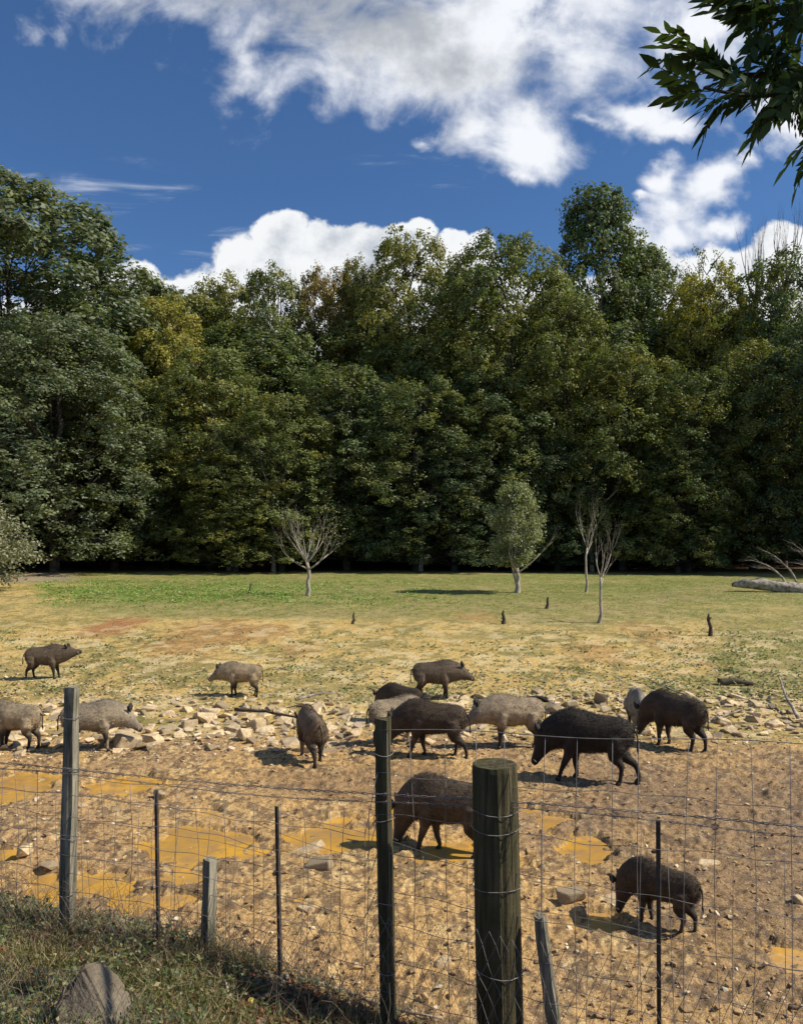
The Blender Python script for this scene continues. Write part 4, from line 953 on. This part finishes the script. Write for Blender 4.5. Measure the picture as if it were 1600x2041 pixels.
# ------------------------------------------------------------------ bank in front: boulder, weeds, windfalls
def bank_pt(px, py):
    u = (px-800)/F; dz = -(py-HZ)/F; ys = np.arange(1.2, 8, .005); g = CH+dz*ys < macro(u*ys, ys)+.0; i = int(np.argmax(g)); y = float(ys[i]); return u*y, y, hz(u*y, y)
x, y, z = bank_pt(182, 2052)
bm = bmesh.new(); rnd = random.Random(4)
for v in [(-.20, -.12, -.12), (.22, -.12, -.12), (.18, .2, -.12), (-.16, .2, -.12), (-.17, -.12, .04), (.16, -.10, .02), (-.13, .16, .05), (.15, .16, .02), (-.11, -.08, .13), (-.02, -.06, .21), (.05, .04, .20), (-.09, .10, .15), (-.16, -.05, .09), (.11, .02, .10)]: bm.verts.new(v)
bmesh.ops.convex_hull(bm, input=list(bm.verts)); bmesh.ops.bevel(bm, geom=list(bm.edges), offset=.014, segments=2, affect='EDGES')
bmesh.ops.triangulate(bm, faces=bm.faces); bmesh.ops.subdivide_edges(bm, edges=bm.edges, cuts=2, use_grid_fill=True)
from mathutils import noise as mn
for v in bm.verts: v.co += v.normal*(mn.fractal(v.co*12, 1, 2, 4)*.020)
me = bpy.data.meshes.new('boulder'); bm.to_mesh(me); bm.free(); me.materials.append(M['bigrock'])
o = link('boulder', me); o.location = (x, y, z+.05); o.scale = (.68, .85, 1.02); o['label'] = 'large pale pointed boulder behind the netting in the lower left corner'; o['category'] = 'boulder'
b = MB(); x0, x1 = -1.95, -.75; c_ = .024
for i in range(int((x1-x0)/c_*2)):
    for j in range(13):
        def q_(i, j):
            x = x0+i*c_*.5; y = 2.80+.12*math.sin(x*3)-.02*j/13; g = float(macro(x, y)); return (x+.003*math.sin(j*2.1+i), y+.02*math.sin(x*7+j*.4), g-.03+j*.023+.012*math.sin(i*.31))
        b.add(tube([q_(i, j), q_(i+1, j+1)] if (i+j) % 2 == 0 else [q_(i, j+1), q_(i+1, j)], [.0007, .0007], 3, False))
o = link('wire_netting', b.mesh('wire_netting', M['wire'], False)); o['label'] = 'fine loose wire netting hanging in front of the pointed boulder'; o['category'] = 'netting'; o['kind'] = 'thing'
# grass and weeds
rng = np.random.RandomState(40)
def scatter(n, dens):
    X = []; Y = []
    while len(X) < n:
        x = rng.uniform(-2.8, 2.1, n*2); t = rng.uniform(-1.3, .45, n*2); y = fence_d(x)+t/.94; k_ = rng.rand(n*2) < dens(x, t); X += list(x[k_]); Y += list(y[k_])
    return np.array(X[:n]), np.array(Y[:n])
dens = lambda x, t: np.interp(x, [-2.8, -.7, -.3, .3, .7, 2.1], [1, .95, .32, .18, .30, .25])*ss(fbm(x*3, t*3+9, 81, 3), .30, .55)
X, Y = scatter(30000, dens); Z = H(X, Y); n = len(X)
D = norm(np.stack([rng.randn(n)*.45, rng.randn(n)*.45, np.full(n, 1.0)], -1)); L = rng.uniform(.03, .12, n)*(.5+fbm(X*2.5, Y*2.5, 83, 2)*1.2); P0 = np.stack([X, Y, Z-.005], -1)
Sd = norm(np.cross(D, rng.randn(n, 3)))*.0022; bend = rng.randn(n, 3)*[.35, .35, 0]*L[:, None]
V = np.stack([P0-Sd, P0+Sd, P0+D*L[:, None]*.6+Sd*.8, P0+D*L[:, None]*.6-Sd*.8, P0+D*L[:, None]+bend], 1).reshape(-1, 3)
i0 = np.arange(n)*5; Ft = np.concatenate([np.stack([i0, i0+1, i0+2], -1), np.stack([i0, i0+2, i0+3], -1), np.stack([i0+3, i0+2, i0+4], -1)])
pal = np.array([[.115, .140, .035], [.20, .19, .06], [.36, .29, .14], [.07, .09, .028], [.24, .16, .10]]); pc = pal[rng.choice(5, n, p=[.25, .2, .27, .1, .18])]*rng.uniform(.7, 1.3, (n, 1))
link('grass', mesh_np('grass', V, Ft, M['plant'], np.repeat(pc, 5, 0)), kind='stuff', label='low tangled grass on the bank at the foot of the fence')
X, Y = scatter(8500, lambda x, t: np.interp(x, [-2.8, -.9, -.4, .3, .7, 2.1], [1, .9, .25, .1, .3, .3])*ss(fbm(x*2.2+5, t*2.2, 91, 3), .42, .60)); n = len(X)
P = np.stack([X, Y, H(X, Y)+rng.uniform(.01, .11, n)*np.interp(X, [-2, -.5, 1], [1.2, .7, .5])], -1); V, Fq = leaves_np(P, norm(rng.randn(n, 3)*.6+[0, -.2, 1]), rng.uniform(.012, .032, n), rng.uniform(.009, .02, n), rng)
pal = np.array([[.10, .135, .035], [.16, .19, .06], [.07, .09, .03], [.24, .20, .08]]); pc = pal[rng.choice(4, n)]*rng.uniform(.7, 1.3, (n, 1))
link('weeds', mesh_np('weeds', V, Fq, M['plant'], np.repeat(pc, 4, 0)), kind='stuff', label='small-leaved green weeds creeping over the bank')
X, Y = scatter(9000, lambda x, t: np.interp(x, [-2.8, -1, 0, 2.1], [.4, .8, 1, .9])*ss(fbm(x*2, t*2, 95, 3), .3, .5)); n = len(X)
P = np.stack([X, Y, H(X, Y)+rng.uniform(.004, .02, n)], -1); V, Fq = leaves_np(P, norm(rng.randn(n, 3)*.5+[0, 0, 1]), rng.uniform(.025, .06, n), rng.uniform(.018, .035, n), rng)
pal = np.array([[.26, .13, .06], [.17, .085, .045], [.36, .24, .10], [.33, .12, .04], [.28, .22, .17]]); pc = pal[rng.choice(5, n)]*rng.uniform(.6, 1.3, (n, 1))
link('fallen_leaves', mesh_np('fallen_leaves', V, Fq, M['plant'], np.repeat(pc, 4, 0)), kind='stuff', label='brown and orange fallen leaves littering the bank')
# dry brambly stems through the netting
b = MB(); rnd = random.Random(66)
for i in range(2100):
    x = rnd.choice((rnd.uniform(-2.8, .1), rnd.uniform(-2.8, 2.0))); t = rnd.uniform(-.5, .5); y = fence_d(x)+t; z = hz(x, y)-.01; h = rnd.uniform(.06, .40)*(1 if x < 0 else .6)
    q = Vector((x, y, z)); pts = [q]; d = Vector((rnd.uniform(-.7, .7), rnd.uniform(-.5, .5), 1)).normalized()
    for j in range(4): d = (d+Vector((rnd.uniform(-.5, .5), rnd.uniform(-.5, .5), rnd.uniform(-.45, .1)))).normalized(); q = q+d*h/4; pts.append(q)
    r0 = rnd.uniform(.0009, .0018); b.add(tube(pts, [r0, r0, r0*.8, r0*.6, r0*.4], 3, False), rnd.choice(((.16, .09, .065), (.11, .06, .05), (.26, .19, .11), (.09, .09, .035))))
link('dry_stems', b.mesh('dry_stems', M['plant']), kind='stuff', label='thin reddish dry stems and brambles growing through the netting')
# windfall apples
def apple_mesh(name, col):
    bm = bmesh.new(); bmesh.ops.create_uvsphere(bm, u_segments=14, v_segments=10, radius=1)
    for v in bm.verts:
        r = math.hypot(v.co.x, v.co.y); v.co.z *= .86; v.co.z -= .22*math.exp(-(r/.35)**2)*(1 if v.co.z > 0 else -.6)
    me = bpy.data.meshes.new(name); bm.to_mesh(me); bm.free(); me.materials.append(bsdf_mat(name, col, .35, .4, vary=(2.5, .35)))
    me.polygons.foreach_set('use_smooth', np.full(len(me.polygons), True)); return me
AP = {'y': apple_mesh('yellow_apple_skin', (.55, .42, .08)), 'g': apple_mesh('green_apple_skin', (.42, .47, .12)), 'r': apple_mesh('red_apple_skin', (.42, .07, .03)), 'b': apple_mesh('brown_apple_skin', (.17, .07, .035))}
for (px, py, c, r, lab) in ((271, 1958, 'g', .013, 'yellow-green windfall apple in the grass right of the boulder'), (500, 2012, 'y', .016, 'golden windfall apple lying on the brown litter near the bottom'), (8, 1902, 'r', .022, 'red-orange windfall apple at the left edge, the upper one'),
        (22, 1915, 'r', .015, 'red-orange windfall apple at the left edge, the lower one'), (322, 2008, 'r', .013, 'small red windfall apple right of the boulder near the bottom'), (545, 2020, 'b', .015, 'brown rotten apple right of the golden one'), (520, 2030, 'b', .016, 'brown rotten apple just below the golden one'),
        (268, 1975, 'g', .010, 'small pale green apple just below the yellow-green one'), (255, 2030, 'g', .012, 'pale green apple at the bottom beside the boulder'), (110, 1910, 'y', .013, 'orange-yellow apple in the weeds above the boulder')):
    x, y, z = bank_pt(px, py); o = link('apple', AP[c]); o.location = (x, y, z+r*.9+.012); o.scale = (r,)*3; o.rotation_euler = (rnd.uniform(-1, 1), rnd.uniform(-1, 1), 0); o['label'] = lab; o['category'] = 'apple'; o['group'] = 'windfall apples on the bank'
def onb(px, py, up): x, y, z = bank_pt(px, py); return (x, y, z+up)
stick('fallen_branch', [onb(570, 1962, .02), onb(680, 1992, .03), onb(770, 2022, .03), onb(880, 2052, .02)], .014, 'deadwood', 'pale broken branch lying on the bank left of the thick round post', jit=.004)
stick('fallen_branch', [onb(445, 1965, .02), onb(452, 1985, .03), onb(462, 2010, .03), onb(470, 2030, .02)], .008, 'deadwood', 'short curled yellowish bark strip on the bank beside the golden apple', jit=.004)

# ------------------------------------------------------------------ meadow grass
rng = np.random.RandomState(55); n = 60000
d = 14+26*rng.rand(n)**1.25; x = rng.uniform(-.56, .56, n)*d
gcl = ground_color(x, d); isg = ss(gcl[:, 1]/(gcl[:, 0]+1e-6), .80, 1.02); k_ = rng.rand(n) < (.16+.84*isg)*ss(fbm(x*1.1, d*1.1, 58, 3), .30, .55); x = x[k_]; d = d[k_]; gcl = gcl[k_]; isg = isg[k_]; n = len(x)
P0 = np.stack([x, d, H(x, d)-.005], -1); D = norm(np.stack([rng.randn(n)*.5, rng.randn(n)*.5, np.ones(n)], -1)); L = rng.uniform(.025, .07, n); Sd = norm(np.cross(D, rng.randn(n, 3)))*.011
V = np.stack([P0-Sd, P0+Sd, P0+D*L[:, None]], 1).reshape(-1, 3); pc = lerp(gcl*1.0, np.array([.15, .20, .04]), isg*rng.uniform(.1, .8, n))*rng.uniform(.65, 1.3, (n, 1))
link('grass', mesh_np('grass', V, np.arange(n*3).reshape(-1, 3), M['plant'], np.repeat(pc, 3, 0)), kind='stuff', label='short worn grass of the meadow')
# bright broad-leaved weeds at the back of the meadow, in low clumps nearer
P = []; CC = []
for i in range(2300):
    if i < 1500:
        px, py = rng.uniform(80, 900), rng.uniform(1160, 1200)+rng.randn()*6
        if rng.rand() > math.exp(-((px-330)/330)**2)+.12: continue
    else:
        px, py = rng.uniform(-20, 1620), rng.uniform(1255, 1400)
        if px < 1300 and rng.rand() < .6: continue
    x, y, z = gp(px, py); m_ = rng.randint(5, 22); r = rng.uniform(.1, .28); P.append(np.array([x, y, z+.03])+rng.randn(m_, 3)*[r, r, .025]); CC.append(np.repeat(np.array([[.20, .31, .055] if i < 1500 else [.20, .22, .075]])*rng.uniform(.7, 1.25), m_, 0))
P = np.concatenate(P); CC = np.concatenate(CC); P[:, 2] = np.maximum(P[:, 2], H(P[:, 0], P[:, 1])+.01)
V, Fq = leaves_np(P, norm(rng.randn(len(P), 3)*.4+[0, -.1, 1]), rng.uniform(.05, .12, len(P)), rng.uniform(.04, .07, len(P)), rng)
link('meadow_weeds', mesh_np('meadow_weeds', V, Fq, M['plant'], np.repeat(CC*rng.uniform(.7, 1.3, (len(P), 1)), 4, 0)), kind='stuff', label='bright broad-leaved weeds growing in patches over the meadow')

# ------------------------------------------------------------------ overhanging ash bough, upper right
TR = Vector((3.1, 2.0, 0)); tz = hz(3.1, 2.0)
ash = empty('ash_tree', (TR.x, TR.y, tz), 'tree reaching in at the upper right with dark leafy boughs of long pointed leaflets', 'tree')
AO = Vector((TR.x, TR.y, tz))
def ap(px, py, d): return Vector(((px+22-800)/F*d, d, CH+(HZ-py)/F*d))
b = MB(); b.add(tube([Vector((0, 0, -.3)), Vector((0, 0, .3)), Vector((.05, 0, 2)), Vector((0, .05, 4)), Vector((.1, 0, 6.5))], [.24, .18, .15, .12, .07], 12)); link('trunk', b.mesh('trunk', M['bark']), ash)
def comp_leaf(seed, L=.2):
    rnd = random.Random(seed); V = []; Fc = []; c = []
    def leaflet(p, d, n_, l, w):
        s = d.cross(n_).normalized(); o = len(V); pts = []
        for (u, ww) in ((0, .02), (.18, .62), (.42, 1.0), (.68, .72), (.88, .28), (1.0, 0)):
            q = p+d*l*u-Vector((0, 0, 1))*l*.12*u*u; pts.append((q, ww*w*.5))
        for q, ww in pts:
            V.append(q-s*ww+n_*ww*.25); V.append(q); V.append(q+s*ww+n_*ww*.25)
        for i in range(5):
            a = o+i*3; Fc.append((a, a+1, a+4, a+3)); Fc.append((a+1, a+2, a+5, a+4))
    ax = Vector((1, 0, 0)); up = Vector((0, 0, 1)); p = Vector((0, 0, 0)); prev = p
    rach = []
    for i in range(5):
        u = i/4; q = Vector((L*(.25+.75*u), 0, -L*.30*u*u)); rach.append(q)
        if i < 4:
            for sg in (1, -1):
                dd = Vector((.72+.1*rnd.random(), sg*.7, -.18+rnd.uniform(-.3, .25))).normalized(); nn = Vector((rnd.uniform(-.3, .3), sg*-.2, 1)).normalized(); nn = (nn-dd*nn.dot(dd)).normalized()
                leaflet(q+Vector((rnd.uniform(-.006, .006), 0, 0)), dd, nn, rnd.uniform(.058, .085), rnd.uniform(.024, .033))
    leaflet(rach[-1], Vector((1, rnd.uniform(-.2, .2), -.4)).normalized(), up, .088, .031)
    n0 = len(V); tv, tf = tube([Vector((0, 0, 0))]+rach, [.0022]*2+[.0016]*4, 4, False)
    V += tv
    Fq = [tuple(i+n0 for i in f)+(n0+f[2],) for f in tf]
    me = bpy.data.meshes.new('leaf'); me.from_pydata([tuple(v) for v in V], [], Fc+[tuple(i+n0 for i in f) for f in tf])
    me.polygons.foreach_set('use_smooth', np.full(len(me.polygons), True))
    a = me.color_attributes.new('Col', 'FLOAT_COLOR', 'POINT'); t = rnd.uniform(.8, 1.2)
    for i in range(len(V)): a.data[i].color = (.045*t, .070*t, .022*t, 1)
    me.materials.append(M['branchleaf']); return me
LM = [comp_leaf(400+i, .13+.015*(i % 4)) for i in range(8)]
rnd = random.Random(17)
BR = [([(1760, 60, 2.4), (1640, 120, 2.5), (1530, 150, 2.6), (1440, 150, 2.65), (1375, 120, 2.7), (1345, 95, 2.7)], .012), ([(1640, 120, 2.5), (1540, 190, 2.5), (1450, 190, 2.45), (1380, 175, 2.4)], .008),
      ([(1620, 10, 2.5), (1540, 20, 2.55), (1470, 10, 2.6), (1430, 10, 2.6)], .008), ([(1500, -60, 2.6), (1515, 60, 2.6), (1530, 150, 2.6)], .008), ([(1640, 120, 2.5), (1600, 60, 2.4), (1560, 40, 2.3)], .007),
      ([(1700, 180, 2.9), (1640, 230, 2.9), (1605, 300, 2.95)], .008), ([(1720, 330, 3.0), (1660, 400, 3.0), (1625, 420, 3.0)], .007), ([(1640, 140, 2.5), (1590, 160, 2.5), (1540, 210, 2.55)], .006)]
limb = MB(); limb.add(tube([Vector((0, 0, 4.2)), ap(1900, 100, 2.4)-AO, ap(1760, 60, 2.4)-AO], [.06, .03, .014], 8)); limb.add(tube([Vector((0, 0, 3.6)), ap(1800, 250, 2.7)-AO, ap(1700, 180, 2.9)-AO], [.05, .02, .01], 8)); limb.add(tube([ap(1800, 250, 2.7)-AO, ap(1720, 330, 3.0)-AO], [.02, .008], 6)); limb.add(tube([ap(1760, 60, 2.4)-AO, ap(1620, 10, 2.5)-AO], [.012, .009], 6)); limb.add(tube([ap(1620, 10, 2.5)-AO, ap(1500, -60, 2.6)-AO], [.009, .008], 6))
link('limb', limb.mesh('limb', M['bark']), ash)
nleaf = 0
def put_leaf(p, dirv, s):
    o = link('leaf', LM[rnd.randrange(8)], ash); q = dirv.to_track_quat('X', 'Z'); o.rotation_mode = 'QUATERNION'
    o.rotation_quaternion = q @ Quaternion((1, 0, 0), rnd.uniform(-1.5, 1.5)); o.location = p-AO; o.scale = (s, s, s)
for (pts, r) in BR:
    P = [ap(*p) for p in pts]; b = MB(); b.add(tube([p-AO for p in P], [r*(1-.6*i/len(P)) for i in range(len(P))], 6)); link('twig', b.mesh('twig', M['bark']), ash)
    for i in range(len(P)-1):
        n = max(3, int((P[i+1]-P[i]).length/.021))
        for j in range(n):
            q = P[i].lerp(P[i+1], (j+rnd.random())/n); base = (P[i+1]-P[i]).normalized()
            dv = (base*.8+Vector((rnd.uniform(-1, .4), rnd.uniform(-.6, .6), rnd.uniform(-.75, .55)))).normalized(); put_leaf(q+Vector((0, rnd.uniform(-.05, .05), 0)), dv, rnd.uniform(.6, .95) if r > .0075 else rnd.uniform(.55, .85)); nleaf += 1
# hanging bunch of dark dry keys
b = MB()
for i in range(170):
    p = ap(1585+rnd.gauss(0, 16), 215+rnd.gauss(0, 26), 2.6+rnd.uniform(-.05, .05))-AO; d = Vector((rnd.uniform(-.3, .3), rnd.uniform(-.3, .3), -1)).normalized(); s_ = d.cross(Vector((rnd.random(), rnd.random(), .2))).normalized()*.0035; L = rnd.uniform(.02, .035)
    b.add(([p, p+d*L*.5+s_, p+d*L, p+d*L*.5-s_], [(0, 1, 2), (0, 2, 3)]), (.020, .013, .014))
o = link('seed_bunch', b.mesh('seed_bunch', M['branchleaf'], False), ash, kind='stuff'); o['label'] = 'dark hanging bunch of dry seeds'
print('leaves on bough', nleaf)
